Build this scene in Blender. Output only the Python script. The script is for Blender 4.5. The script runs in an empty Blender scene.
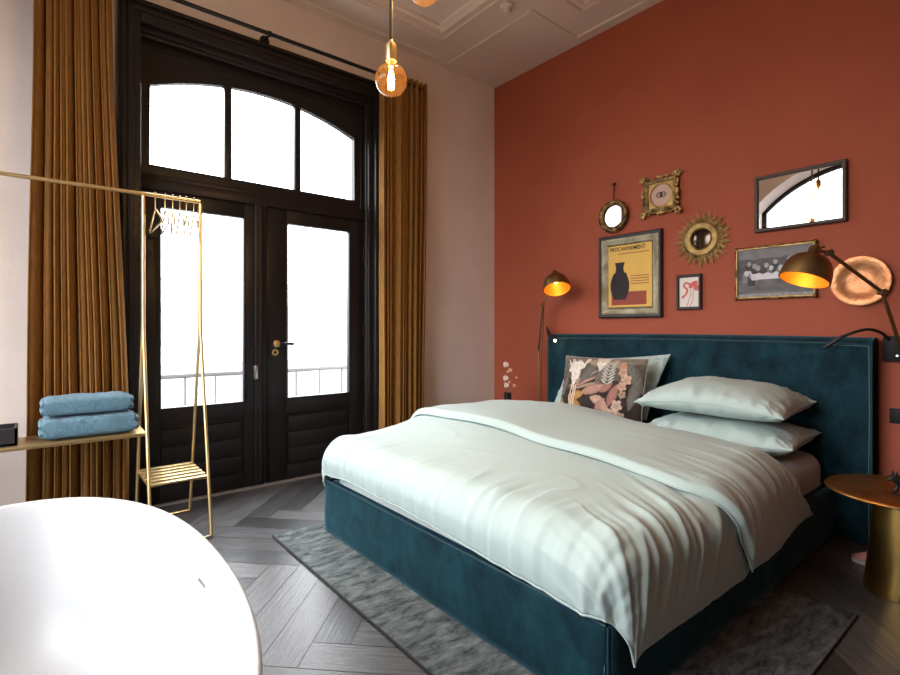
import bpy, bmesh, math, random
import numpy as np
from mathutils import Vector, Matrix, noise
R = math.radians
PI = math.pi
random.seed(7)
SC = bpy.context.scene
COL = SC.collection

# ------------------------------------------------------------------ materials
def mat(name, color=(.8, .8, .8), rough=.5, metal=0., spec=.5, sheen=0., sheen_tint=None, emis=None, estr=0., coat=0.):
    m = bpy.data.materials.new(name); m.use_nodes = True
    b = m.node_tree.nodes['Principled BSDF']
    b.inputs['Base Color'].default_value = (*color, 1)
    b.inputs['Roughness'].default_value = rough
    b.inputs['Metallic'].default_value = metal
    b.inputs['Specular IOR Level'].default_value = spec
    b.inputs['Sheen Weight'].default_value = sheen
    if sheen_tint: b.inputs['Sheen Tint'].default_value = (*sheen_tint, 1)
    b.inputs['Coat Weight'].default_value = coat
    if emis:
        b.inputs['Emission Color'].default_value = (*emis, 1)
        b.inputs['Emission Strength'].default_value = estr
    return m

def nd(m, t, **k):
    n = m.node_tree.nodes.new(t)
    for a, v in k.items(): setattr(n, a, v)
    return n
def lk(m, a, b): m.node_tree.links.new(a, b)
def bsdf(m): return m.node_tree.nodes['Principled BSDF']

def coords(m, scale=(1, 1, 1), rot=(0, 0, 0)):
    tc = nd(m, 'ShaderNodeTexCoord'); mp = nd(m, 'ShaderNodeMapping')
    mp.inputs['Scale'].default_value = scale; mp.inputs['Rotation'].default_value = rot
    lk(m, tc.outputs['Object'], mp.inputs['Vector'])
    return mp.outputs['Vector']

def mottle(m, c1, c2, scale=4., detail=6., lo=.35, hi=.65, stretch=(1, 1, 1), rough=.6, dist=0.):
    v = coords(m, stretch)
    n = nd(m, 'ShaderNodeTexNoise'); n.inputs['Scale'].default_value = scale
    n.inputs['Detail'].default_value = detail; n.inputs['Roughness'].default_value = rough
    n.inputs['Distortion'].default_value = dist
    lk(m, v, n.inputs['Vector'])
    r = nd(m, 'ShaderNodeValToRGB')
    r.color_ramp.elements[0].position = lo; r.color_ramp.elements[0].color = (*c1, 1)
    r.color_ramp.elements[1].position = hi; r.color_ramp.elements[1].color = (*c2, 1)
    lk(m, n.outputs['Fac'], r.inputs['Fac']); lk(m, r.outputs['Color'], bsdf(m).inputs['Base Color'])
    return r

def bump(m, scale=60., strength=.2, dist=.01, stretch=(1, 1, 1), detail=4.):
    v = coords(m, stretch)
    n = nd(m, 'ShaderNodeTexNoise'); n.inputs['Scale'].default_value = scale; n.inputs['Detail'].default_value = detail
    lk(m, v, n.inputs['Vector'])
    b = nd(m, 'ShaderNodeBump'); b.inputs['Strength'].default_value = strength; b.inputs['Distance'].default_value = dist
    lk(m, n.outputs['Fac'], b.inputs['Height']); lk(m, b.outputs['Normal'], bsdf(m).inputs['Normal'])

def vcol(m, name='print'):
    a = nd(m, 'ShaderNodeVertexColor', layer_name=name)
    lk(m, a.outputs['Color'], bsdf(m).inputs['Base Color'])
    return a

M = {}
M['wall'] = mat('pale_plaster', (.60, .50, .45), .85); mottle(M['wall'], (.72, .62, .565), (.78, .675, .615), 2.5); bump(M['wall'], 45, .12)
M['terracotta'] = mat('terracotta_paint', (.42, .105, .052), .75, spec=.3); mottle(M['terracotta'], (.375, .09, .049), (.405, .10, .054), 1.8); bump(M['terracotta'], 120, .05)
M['ceiling'] = mat('ceiling_paint', (.66, .55, .47), .85); bump(M['ceiling'], 30, .05)
M['dark_wall'] = mat('back_wall_paint', (.22, .17, .15), .85)
M['door'] = mat('black_brown_paint', (.0135, .0105, .0105), .38, spec=.3); bump(M['door'], 35, .06, stretch=(1, 1, .3))
M['threshold'] = mat('pale_threshold', (.22, .19, .17), .55)
M['velvet'] = mat('teal_velvet', (.01, .05, .075), .8, spec=.15, sheen=.22, sheen_tint=(.25, .6, .75))
mottle(M['velvet'], (.002, .012, .019), (.010, .054, .072), 7.5, 12, .36, .72, stretch=(1, 1, .75), rough=.68, dist=.4); bump(M['velvet'], 240, .15)
M['seam'] = mat('teal_piping', (.012, .05, .068), .7)
M['seam_pale'] = mat('pale_stitching', (.10, .19, .21), .8)
M['duvet'] = mat('mint_cotton', (.43, .525, .50), .72, spec=.25, sheen=.15); bump(M['duvet'], 420, .08)
M['pillow'] = mat('mint_percale', (.44, .535, .51), .72, spec=.25, sheen=.1); bump(M['pillow'], 420, .08)
M['sheet'] = mat('sheet_cotton', (.48, .52, .505), .8, spec=.2); bump(M['sheet'], 30, .08)
M['rug'] = mat('distressed_rug', (.2, .23, .23), 1., spec=.1)
r_ = mottle(M['rug'], (.028, .038, .042), (.25, .28, .28), 9., 10, .34, .66, stretch=(1., 2.6, 1), rough=.72, dist=.3); bump(M['rug'], 90, .6, .02, stretch=(.6, 3, 1))
M['rug_edge'] = mat('rug_binding', (.03, .035, .035), .9)
M['curtain'] = mat('ochre_linen', (.30, .125, .022), .85, spec=.15, sheen=.25, sheen_tint=(.9, .6, .2))
mottle(M['curtain'], (.21, .094, .022), (.285, .13, .035), 60, 4, .3, .7, stretch=(1, 1, .25)); bump(M['curtain'], 300, .3, stretch=(1, 1, .4))
M['rod'] = mat('black_metal', (.012, .012, .013), .4, metal=.4)
M['brass'] = mat('polished_brass', (.74, .53, .25), .32, metal=.85)
M['brass_brushed'] = mat('brushed_brass', (.66, .43, .13), .3, metal=1.); bump(M['brass_brushed'], 60, .06, stretch=(4, 4, .2))
M['brass_top'] = mat('aged_brass_top', (.46, .22, .06), .42, metal=1.); mottle(M['brass_top'], (.36, .16, .04), (.52, .26, .075), 9, 6)
M['bronze'] = mat('antique_bronze', (.24, .165, .075), .34, metal=1.); mottle(M['bronze'], (.29, .205, .095), (.38, .275, .13), 14, 5)
M['lamp_gold'] = mat('gold_lamp_lining', (.85, .35, .035), .42, metal=.5)
M['ceramic'] = mat('white_composite', (.50, .505, .515), .4, spec=.5)
M['slot'] = mat('slot_grey', (.45, .45, .46), .3, metal=.8)
M['towel'] = mat('blue_terry', (.115, .27, .37), .95, spec=.1, sheen=.5, sheen_tint=(.7, .85, .95))
mottle(M['towel'], (.095, .20, .27), (.15, .285, .365), 55, 5); bump(M['towel'], 190, .9, .02)
M['tray'] = mat('black_lacquer', (.012, .011, .011), .45)
M['black'] = mat('soft_black', (.01, .01, .011), .45)
M['mirror'] = mat('mirror_silver', (.9, .9, .9), .0, metal=1.)
M['dark_mirror'] = mat('dark_reflection_mirror', (.10, .075, .055), .12, metal=1.)  # reflection of the dark room is put into the glass colour
M['gold_carved'] = mat('carved_gilt', (.50, .31, .10), .42, metal=.4); mottle(M['gold_carved'], (.10, .055, .02), (.66, .43, .15), 26, 5, .36, .6); bump(M['gold_carved'], 90, .5, .01)
M['gold_dark'] = mat('dark_gilt', (.23, .14, .05), .4, metal=.7); mottle(M['gold_dark'], (.05, .03, .014), (.34, .21, .075), 30, 5, .38, .62); bump(M['gold_dark'], 90, .5, .01)
M['gold_leaf'] = mat('gold_leaf', (.58, .38, .13), .45, metal=.35); mottle(M['gold_leaf'], (.36, .22, .06), (.68, .47, .18), 20, 4)
M['pewter'] = mat('pewter_gilt', (.36, .31, .2), .4, metal=.6); mottle(M['pewter'], (.17, .14, .08), (.34, .30, .20), 12, 4)
M['frame_black'] = mat('black_frame', (.02, .013, .011), .35)
M['frame_brown'] = mat('weathered_frame', (.06, .042, .034), .55); bump(M['frame_brown'], 60, .3)
M['mat_paper'] = mat('mat_paper', (.62, .42, .34), .85)
M['print'] = mat('printed_paper', (.8, .8, .8), .55, spec=.3); vcol(M['print'])
M['ink'] = mat('black_ink', (.015, .012, .012), .6)
M['red_ink'] = mat('red_ink', (.35, .06, .035), .6)
M['fabric_print'] = mat('printed_cushion_fabric', (.5, .4, .3), .85, spec=.15, sheen=.15); vcol(M['fabric_print']); bump(M['fabric_print'], 420, .15)
M['fabric_plain'] = mat('cushion_piping', (.42, .36, .30), .85)
M['copper'] = mat('hammered_copper', (.75, .36, .17), .36, metal=.5)
mottle(M['copper'], (.48, .165, .058), (.70, .34, .15), 9, 7, .34, .66, dist=1.2); bump(M['copper'], 34, .35, .01)
M['white_plastic'] = mat('white_plastic', (.66, .58, .52), .5)
M['switch'] = mat('black_switch', (.014, .014, .015), .6, spec=.25)
M['steel'] = mat('steel', (.7, .7, .68), .3, metal=1.)
M['cord'] = mat('black_cord', (.012, .01, .009), .8)
M['slipper'] = mat('pink_felt', (.62, .32, .27), .95); bump(M['slipper'], 200, .4)
M['slipper_sole'] = mat('pale_sole', (.55, .50, .46), .9)
M['vase'] = mat('smoked_vase', (.02, .013, .011), .2)
M['petal'] = mat('dried_petal', (.75, .55, .48), .8)
M['petal2'] = mat('peach_dried_petal', (.75, .33, .17), .8)
M['stem'] = mat('dry_stem', (.22, .12, .06), .8)
M['facade'] = mat('pale_facade', (.74, .72, .70), .9)
M['facade_win'] = mat('facade_window', (.30, .31, .33), .4)
M['railing'] = mat('balcony_iron', (.10, .10, .10), .6)
M['asphalt'] = mat('street_asphalt', (.05, .05, .05), .9)
M['concrete'] = mat('balcony_concrete', (.6, .6, .58), .9)
M['filament'] = mat('filament', (1, .6, .2), .5, emis=(1, .56, .18), estr=90)
M['bulb_glow'] = mat('frosted_bulb', (1, .8, .5), .5, emis=(1, .50, .13), estr=6)
M['led'] = mat('led_lens', (1, .8, .5), .5, emis=(1, .72, .4), estr=30)
def glass(name, tint, fac, rough=.0):
    m = bpy.data.materials.new(name); m.use_nodes = True
    nt = m.node_tree; nt.nodes.clear()
    o = nt.nodes.new('ShaderNodeOutputMaterial'); mx = nt.nodes.new('ShaderNodeMixShader')
    t = nt.nodes.new('ShaderNodeBsdfTransparent'); g = nt.nodes.new('ShaderNodeBsdfGlossy')
    t.inputs['Color'].default_value = (*tint, 1); g.inputs['Roughness'].default_value = rough
    fr = nt.nodes.new('ShaderNodeFresnel'); fr.inputs['IOR'].default_value = fac
    ge = nt.nodes.new('ShaderNodeNewGeometry'); iv = nt.nodes.new('ShaderNodeMath'); iv.operation = 'SUBTRACT'; iv.inputs[0].default_value = 1
    mu = nt.nodes.new('ShaderNodeMath'); mu.operation = 'MULTIPLY'
    nt.links.new(ge.outputs['Backfacing'], iv.inputs[1]); nt.links.new(iv.outputs[0], mu.inputs[0]); nt.links.new(fr.outputs[0], mu.inputs[1])
    nt.links.new(mu.outputs[0], mx.inputs[0]); nt.links.new(t.outputs[0], mx.inputs[1]); nt.links.new(g.outputs[0], mx.inputs[2])
    nt.links.new(mx.outputs[0], o.inputs['Surface'])
    return m
M['glass'] = glass('window_glass', (.97, .97, .97), 1.45)
M['bulb_glass'] = glass('amber_bulb_glass', (1., .86, .62), 1.4)
def amber(m):
    nt = m.node_tree; out = nt.nodes['Material Output']; src = out.inputs['Surface'].links[0].from_socket
    tl = nt.nodes.new('ShaderNodeBsdfTranslucent'); tl.inputs['Color'].default_value = (1, .5, .16, 1)
    mx = nt.nodes.new('ShaderNodeMixShader'); mx.inputs[0].default_value = .005
    nt.links.new(src, mx.inputs[1]); nt.links.new(tl.outputs[0], mx.inputs[2]); nt.links.new(mx.outputs[0], out.inputs['Surface'])
amber(M['bulb_glass'])

# floor: one colour value per plank
M['floor'] = mat('dark_oak_herringbone', (.06, .055, .055), .42, spec=.5)
def floor_mat(m):
    a = nd(m, 'ShaderNodeVertexColor', layer_name='plank')
    v = coords(m, (1, 1, 1))
    uvn = nd(m, 'ShaderNodeUVMap', uv_map='grain')
    mp = nd(m, 'ShaderNodeMapping'); mp.inputs['Scale'].default_value = (2.2, 34, 1)
    lk(m, uvn.outputs['UV'], mp.inputs['Vector'])
    n = nd(m, 'ShaderNodeTexNoise'); n.inputs['Scale'].default_value = 2.2; n.inputs['Detail'].default_value = 8; n.inputs['Roughness'].default_value = .65
    lk(m, mp.outputs['Vector'], n.inputs['Vector'])
    r = nd(m, 'ShaderNodeValToRGB')
    r.color_ramp.elements[0].position = .3; r.color_ramp.elements[0].color = (.040, .039, .040, 1)
    r.color_ramp.elements[1].position = .72; r.color_ramp.elements[1].color = (.150, .147, .146, 1)
    lk(m, n.outputs['Fac'], r.inputs['Fac'])
    mx = nd(m, 'ShaderNodeMix', data_type='RGBA', blend_type='MULTIPLY'); mx.inputs['Factor'].default_value = 1
    lk(m, r.outputs['Color'], mx.inputs['A']); lk(m, a.outputs['Color'], mx.inputs['B'])
    lk(m, mx.outputs['Result'], bsdf(m).inputs['Base Color'])
    rr = nd(m, 'ShaderNodeMapRange'); rr.inputs['To Min'].default_value = .26; rr.inputs['To Max'].default_value = .42
    lk(m, n.outputs['Fac'], rr.inputs['Value']); lk(m, rr.outputs['Result'], bsdf(m).inputs['Roughness'])
    b = nd(m, 'ShaderNodeBump'); b.inputs['Strength'].default_value = .3; b.inputs['Distance'].default_value = .004
    lk(m, n.outputs['Fac'], b.inputs['Height']); lk(m, b.outputs['Normal'], bsdf(m).inputs['Normal'])
floor_mat(M['floor'])

# ------------------------------------------------------------------ mesh kit
class MB:
    def __init__(s): s.bm = bmesh.new()
    def faces(s, vs, fs):
        V = [s.bm.verts.new(v) for v in vs]
        for f in fs:
            try: s.bm.faces.new([V[i] for i in f])
            except ValueError: pass
        return V
    def box(s, x0, x1, y0, y1, z0, z1, bev=0., seg=2):
        t = bmesh.new()
        bmesh.ops.create_cube(t, size=1, matrix=Matrix.Translation(((x0+x1)/2, (y0+y1)/2, (z0+z1)/2)) @ Matrix.Diagonal((x1-x0, y1-y0, z1-z0, 1)))
        if bev: bmesh.ops.bevel(t, geom=t.edges[:], offset=bev, segments=seg, profile=.5, affect='EDGES')
        s.merge(t); return s
    def merge(s, t, mtx=None):
        mp = {}
        for v in t.verts: mp[v] = s.bm.verts.new(mtx @ v.co if mtx else v.co)
        for f in t.faces:
            try: s.bm.faces.new([mp[v] for v in f.verts])
            except ValueError: pass
        t.free()
    def tube(s, pts, rad, seg=10, closed=False, caps=True):
        pts = [Vector(p) for p in pts]; n = len(pts)
        rads = rad if isinstance(rad, (list, tuple)) else [rad]*n
        rings = []; prev = None
        for i, p in enumerate(pts):
            if closed: t = (pts[(i+1) % n]-pts[i-1])
            else: t = pts[min(i+1, n-1)]-pts[max(i-1, 0)]
            t.normalize()
            if prev is None:
                a = Vector((0, 0, 1)) if abs(t.z) < .9 else Vector((1, 0, 0))
                u = t.cross(a).normalized()
            else:
                u = (prev - t*prev.dot(t)).normalized()
            w = t.cross(u); prev = u
            rings.append([s.bm.verts.new(p+(u*math.cos(k*2*PI/seg)+w*math.sin(k*2*PI/seg))*rads[i]) for k in range(seg)])
        m = n if closed else n-1
        for i in range(m):
            A, B = rings[i], rings[(i+1) % n]
            for k in range(seg):
                s.bm.faces.new((A[k], A[(k+1) % seg], B[(k+1) % seg], B[k]))
        if caps and not closed:
            s.bm.faces.new(rings[0][::-1]); s.bm.faces.new(rings[-1])
        return s
    def lathe(s, prof, seg=32, mtx=None, closed=False):
        # prof: (r, z) pairs
        mtx = mtx or Matrix.Identity(4); rings = []
        for r, z in prof:
            if r < 1e-6: rings.append([s.bm.verts.new(mtx @ Vector((0, 0, z)))])
            else: rings.append([s.bm.verts.new(mtx @ Vector((r*math.cos(k*2*PI/seg), r*math.sin(k*2*PI/seg), z))) for k in range(seg)])
        for A, B in zip(rings, rings[1:] + ([rings[0]] if closed else [])):
            for k in range(seg):
                j = (k+1) % seg
                if len(A) == 1 and len(B) == 1: break
                if len(A) == 1: s.bm.faces.new((A[0], B[j], B[k]))
                elif len(B) == 1: s.bm.faces.new((A[k], A[j], B[0]))
                else: s.bm.faces.new((A[k], A[j], B[j], B[k]))
        return s
    def prism(s, poly, d0, d1, mtx=None):
        mtx = mtx or Matrix.Identity(4); n = len(poly)
        A = [s.bm.verts.new(mtx @ Vector((x, y, d0))) for x, y in poly]
        B = [s.bm.verts.new(mtx @ Vector((x, y, d1))) for x, y in poly]
        s.bm.faces.new(A[::-1]); s.bm.faces.new(B)
        for i in range(n):
            j = (i+1) % n; s.bm.faces.new((A[i], A[j], B[j], B[i]))
        return s
    def ball(s, c, r, sc=(1, 1, 1), seg=16, rings=10, rot=None):
        t = bmesh.new(); bmesh.ops.create_uvsphere(t, u_segments=seg, v_segments=rings, radius=r)
        m = Matrix.Translation(c) @ (rot.to_4x4() if rot else Matrix.Identity(4)) @ Matrix.Diagonal((*sc, 1))
        s.merge(t, m); return s
    def grid(s, P, loop_u=False):
        nu, nv = len(P), len(P[0])
        V = [[s.bm.verts.new(p) for p in row] for row in P]
        for i in range(nu if loop_u else nu-1):
            for j in range(nv-1):
                s.bm.faces.new((V[i][j], V[(i+1) % nu][j], V[(i+1) % nu][j+1], V[i][j+1]))
        return V
    def ringframe(s, w, h, prof, mtx=None):
        # prof: (inset from outer edge, height n) -> mitred picture frame in the uv plane
        mtx = mtx or Matrix.Identity(4); rings = []
        for d, n in prof:
            a, b = w/2-d, h/2-d
            rings.append([s.bm.verts.new(mtx @ Vector(p)) for p in ((-a, -b, n), (a, -b, n), (a, b, n), (-a, b, n))])
        for A, B in zip(rings, rings[1:]+[rings[0]]):
            for k in range(4): s.bm.faces.new((A[k], A[(k+1) % 4], B[(k+1) % 4], B[k]))
        return s
    def build(s, name, m, parent=None, smooth=True, ang=38, world=True, recalc=True):
        bm = s.bm
        if recalc: bmesh.ops.recalc_face_normals(bm, faces=bm.faces[:])
        me = bpy.data.meshes.new(name)
        if parent is not None and world:
            bmesh.ops.transform(bm, matrix=ROOT.get(parent.name, Matrix.Identity(4)).inverted(), verts=bm.verts[:])
        bm.to_mesh(me); bm.free()
        me.materials.append(m)
        if smooth:
            me.polygons.foreach_set('use_smooth', [True]*len(me.polygons)); me.set_sharp_from_angle(angle=R(ang))
        o = bpy.data.objects.new(name, me); COL.objects.link(o)
        if parent is not None:
            o.parent = parent; ROOT[o.name] = ROOT.get(parent.name, Matrix.Identity(4))
        return o
ROOT = {}
def thing(name, label, cat, loc=(0, 0, 0), group=None, rot=None):
    o = bpy.data.objects.new(name, None); COL.objects.link(o); o.empty_display_size = .1
    m = Matrix.Translation(loc) @ (rot.to_4x4() if rot else Matrix.Identity(4))
    o.matrix_world = m; ROOT[o.name] = m
    o['label'] = label; o['category'] = cat
    if group: o['group'] = group
    return o
def tag(o, label, cat, group=None):
    o['label'] = label; o['category'] = cat
    if group: o['group'] = group
    return o
def struct(o, label=None):
    o['kind'] = 'structure'
    if label: o['label'] = label
    return o
def kids(o): return [c for c in bpy.data.objects if c.parent == o]
def copy_tree(o, parent=None):
    c = o.copy(); COL.objects.link(c); c.parent = parent
    for ch in kids(o): copy_tree(ch, c)
    return c
def smoothstep(t):
    t = min(1, max(0, t)); return t*t*(3-2*t)
def nz(x, y, z=0.): return noise.noise(Vector((x, y, z)))
def bez(p, n=16):
    # Catmull-Rom through points
    P = [Vector(q) for q in p]; out = []
    for i in range(len(P)-1):
        a = P[i-1] if i else P[0]*2-P[1]; b = P[i]; c = P[i+1]; d = P[i+2] if i+2 < len(P) else P[-1]*2-P[-2]
        for k in range(n):
            t = k/n
            out.append(.5*((2*b)+(c-a)*t+(2*a-5*b+4*c-d)*t*t+(3*b-a-3*c+d)*t**3))
    out.append(P[-1]); return out

# ------------------------------------------------------------------ camera
A_ = R(39.17)
H0 = 1.18
cam = bpy.data.cameras.new('camera'); co = bpy.data.objects.new('camera', cam); COL.objects.link(co)
co.location = (0, 0, H0); co.rotation_euler = (R(90), 0, -A_)
cam.sensor_width = 36; cam.lens = 36*509/900; cam.shift_y = -9.5/900; cam.clip_start = .02; cam.clip_end = 200
SC.camera = co
CR = Vector((math.cos(A_), -math.sin(A_), 0)); CF = Vector((math.sin(A_), math.cos(A_), 0)); UP = Vector((0, 0, 1))

# ------------------------------------------------------------------ room shell
XL, XR, YB, YF, ZC = -1.12, 3.64, -1.3, 3.75, 3.63
TH = .25
TL = .48   # unseen left wall, deepened so its window reveal cuts grazing light
def plank_floor():
    bm = bmesh.new()
    w, L, g = .147, 1.029, .0016
    n = int(round(L/w))
    col = bm.loops.layers.color.new('plank'); uv = bm.loops.layers.uv.new('grain')
    rnd = random.Random(3)
    c45 = math.cos(PI/4)
    a_0, b_0 = 3.585*w, .184*w
    def rect(a0, b0, a1, b1, along_a):
        a0 += a_0; a1 += a_0; b0, b1 = -(b1+b_0), -(b0+b_0)
        cs = [(a0, b0), (a1, b0), (a1, b1), (a0, b1)]
        pts = [((a-b)*c45, (a+b)*c45) for a, b in cs]
        mx = sum(p[0] for p in pts)/4; my = sum(p[1] for p in pts)/4
        if not (XL-.6 < mx < XR+.6 and YB-.6 < my < YF+.8): return
        sh = .50+.85*rnd.random(); ou, ov = rnd.random()*50, rnd.random()*50
        vs = [bm.verts.new((x, y, 0)) for x, y in pts]
        f = bm.faces.new(vs)
        for l, (a, b) in zip(f.loops, cs):
            l[col] = (sh, sh*(.98+.02*rnd.random()), sh, 1)
            u_, v_ = (a, b) if along_a else (b, a)
            l[uv].uv = (u_+ou, v_+ov)
    # herringbone in rotated grid coordinates (a, b)
    for i in range(-60, 60):
        for k in range(-8, 9):
            a = (i + 2*n*k)*w; b = i*w
            rect(a+g, b+g, a+L-g, b+w-g, True)
            rect(a+L+g, b+w-L+g, a+L+w-g, b+w-g, False)
    me = bpy.data.meshes.new('floor'); 
    # clip to the room
    for co_, no in (((XL, 0, 0), (-1, 0, 0)), ((XR, 0, 0), (1, 0, 0)), ((0, YB, 0), (0, -1, 0)), ((0, 4.0, 0), (0, 1, 0))):
        bmesh.ops.bisect_plane(bm, geom=bm.verts[:]+bm.edges[:]+bm.faces[:], plane_co=co_, plane_no=no, clear_outer=True)
    # dark joint bed and slab below
    base = [bm.verts.new(p) for p in ((XL-TL, YB-.3, -.002), (XR+.3, YB-.3, -.002), (XR+.3, 4.0, -.002), (XL-TL, 4.0, -.002))]
    f = bm.faces.new(base)
    for l in f.loops: l[col] = (.22, .22, .22, 1)
    bmesh.ops.recalc_face_normals(bm, faces=bm.faces[:])
    for f in bm.faces:
        if f.normal.z < 0: f.normal_flip()
    bm.to_mesh(me); bm.free(); me.materials.append(M['floor'])
    o = bpy.data.objects.new('floor', me); COL.objects.link(o); struct(o)
plank_floor()
# opening in the window wall
OX0, OX1, OZ = .455, 2.225, 3.12
b = MB(); b.box(XL-TL, OX0, YF, YF+TH, -.1, ZC+.2); b.box(OX1, XR+TH, YF, YF+TH, -.1, ZC+.2); b.box(OX0, OX1, YF, YF+TH, OZ, ZC+.2)
struct(b.build('wall_front', M['wall'], smooth=False), 'pale plaster wall around the black double doors')
b = MB(); b.box(XR, XR+TH, YB-TH, YF, -.1, ZC+.2)
struct(b.build('wall_right', M['terracotta'], smooth=False), 'terracotta painted wall behind the bed')
b = MB(); b.box(XL-TL, XR+TH, YB-TH, YB, -.1, ZC+.2)
struct(b.build('wall_back', M['dark_wall'], smooth=False))
# left wall with a tall arched window
WZ0, WZ1, WR = .45, 2.95, .55
WINS = ((.62, 3.06, 'window_2'),)
def arch_pts(c, half, zs, rise, n=24):
    Rr = (half*half+rise*rise)/(2*rise)
    return [(c+half*(-1+2*i/n), zs+rise-Rr+math.sqrt(max(0, Rr*Rr-(half*(-1+2*i/n))**2))) for i in range(n+1)]
def arch_wall(mb, axis, c0, c1, u0, u1, z0, z1, o0, o1, oz0, oz1, rise):
    """wall slab with an arched opening; axis 'x' slab spans c0..c1 in x and u is y; axis 'y' the other way"""
    def p(u, z, c): return (c, u, z) if axis == 'x' else (u, c, z)
    ap = arch_pts((o0+o1)/2, (o1-o0)/2, oz1, rise)
    def slab(poly):
        n = len(poly)
        A = [mb.bm.verts.new(p(u, z, c0)) for u, z in poly]; B = [mb.bm.verts.new(p(u, z, c1)) for u, z in poly]
        mb.bm.faces.new(A); mb.bm.faces.new(B[::-1])
        for i in range(n): mb.bm.faces.new((A[i], A[(i+1) % n], B[(i+1) % n], B[i]))
    slab([(u0, z0), (o0, z0), (o0, z1), (u0, z1)]); slab([(o1, z0), (u1, z0), (u1, z1), (o1, z1)])
    if oz0 > z0: slab([(o0, z0), (o1, z0), (o1, oz0), (o0, oz0)])
    for (ua, za), (ub, zb) in zip(ap, ap[1:]): slab([(ua, za), (ub, zb), (ub, z1), (ua, z1)])
b = MB(); arch_wall(b, 'x', XL-TL, XL, YB, YF, -.1, ZC+.2, WINS[0][0], WINS[0][1], WZ0, WZ1, WR)
struct(b.build('wall_left', M['wall'], smooth=False))
b = MB(); b.box(XL-TL-.05, XR+TH, YB-TH, YF+TH, ZC, ZC+.2)
struct(b.build('ceiling', M['ceiling'], smooth=False))
# left window frames and glass
for WY0, WY1, wn in WINS:
    b = MB(); ap = arch_pts((WY0+WY1)/2, (WY1-WY0)/2, WZ1, WR)
    xs0, xs1 = XL-TL+.04, XL-TL+.11
    for y in (WY0+.03, WY1-.03): b.box(xs0, xs1, y-.03, y+.03, WZ0, WZ1+.02)
    b.box(xs0, xs1, WY0, WY1, WZ0, WZ0+.06)
    for (ua, za), (ub, zb) in zip(ap, ap[1:]):
        b.faces([(xs0, ua, za-.06), (xs0, ub, zb-.06), (xs0, ub, zb), (xs0, ua, za), (xs1, ua, za-.06), (xs1, ub, zb-.06), (xs1, ub, zb), (xs1, ua, za)],
                [(0, 1, 2, 3), (7, 6, 5, 4), (0, 4, 5, 1)])
    w2 = struct(b.build(wn, M['door'], smooth=False))
    b = MB(); b.box(XL-TL+.07, XL-TL+.076, WY0, WY1, WZ0, WZ1+WR+.02)
    b.build('glass', M['glass'], w2, smooth=False)

# ------------------------------------------------------------------ double doors with arched transom
YD = 3.84
b = MB()   # casing on the wall face
for d, y0 in ((0, 3.715), (.02, 3.695), (.05, 3.705)):
    pass
def casing(mb, x0, x1, zt, wdt, y0, y1, bev=.004):
    mb.box(x0, x0+wdt, y0, y1, 0, zt, bev); mb.box(x1-wdt, x1, y0, y1, 0, zt, bev); mb.box(x0+wdt, x1-wdt, y0, y1, zt-wdt-(.02 if wdt > .1 else 0), zt, bev)
casing(b, .395, 2.335, 3.25, .12, 3.705, 3.766)
casing(b, .41, 2.32, 3.235, .022, 3.685, 3.71)
casing(b, .445, 2.285, 3.2, .03, 3.693, 3.71)
struct(b.build('trim_1', M['door']), 'black moulded casing around the double doors')
b = MB()   # jamb lining
b.box(.455, .504, 3.752, 3.99, 0, OZ, .003); b.box(2.176, 2.225, 3.752, 3.99, 0, OZ, .003); b.box(.50, 2.18, 3.752, 3.99, 3.075, OZ, .003)
b.tube([(.505, 3.79, 0), (.505, 3.79, 3.07)], .014); b.tube([(2.175, 3.79, 0), (2.175, 3.79, 3.07)], .014); b.tube([(.505, 3.79, 3.07), (2.175, 3.79, 3.07)], .014)
struct(b.build('trim_2', M['door']), 'black jamb lining of the double doors')
b = MB(); b.box(.50, 2.18, 3.795, 3.84, 0, .014, .004)
struct(b.build('trim_3', M['threshold']), 'pale threshold strip under the black doors')
# transom
tx0, tx1 = .502, 2.178; gx0, gx1 = .579, 2.088
b = MB(); arch_wall(b, 'y', YD, YD+.055, tx0, tx1, 2.125, 3.073, gx0, gx1, 2.25, 2.78, .155)
b.box(tx0, tx1, YD-.025, YD+.004, 2.09, 2.165, .006); b.box(tx0, tx1, YD-.012, YD, 2.165, 2.195, .004)
for x in (1.0735, 1.592): b.box(x-.024, x+.024, YD-.004, YD+.045, 2.24, 2.935, .004)
ap = arch_pts((gx0+gx1)/2, (gx1-gx0)/2, 2.78, .155, 30)
b.tube([(gx0, YD, 2.25)]+[(x, YD, z) for x, z in ap]+[(gx1, YD, 2.25)], .008, 6, closed=True)
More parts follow.
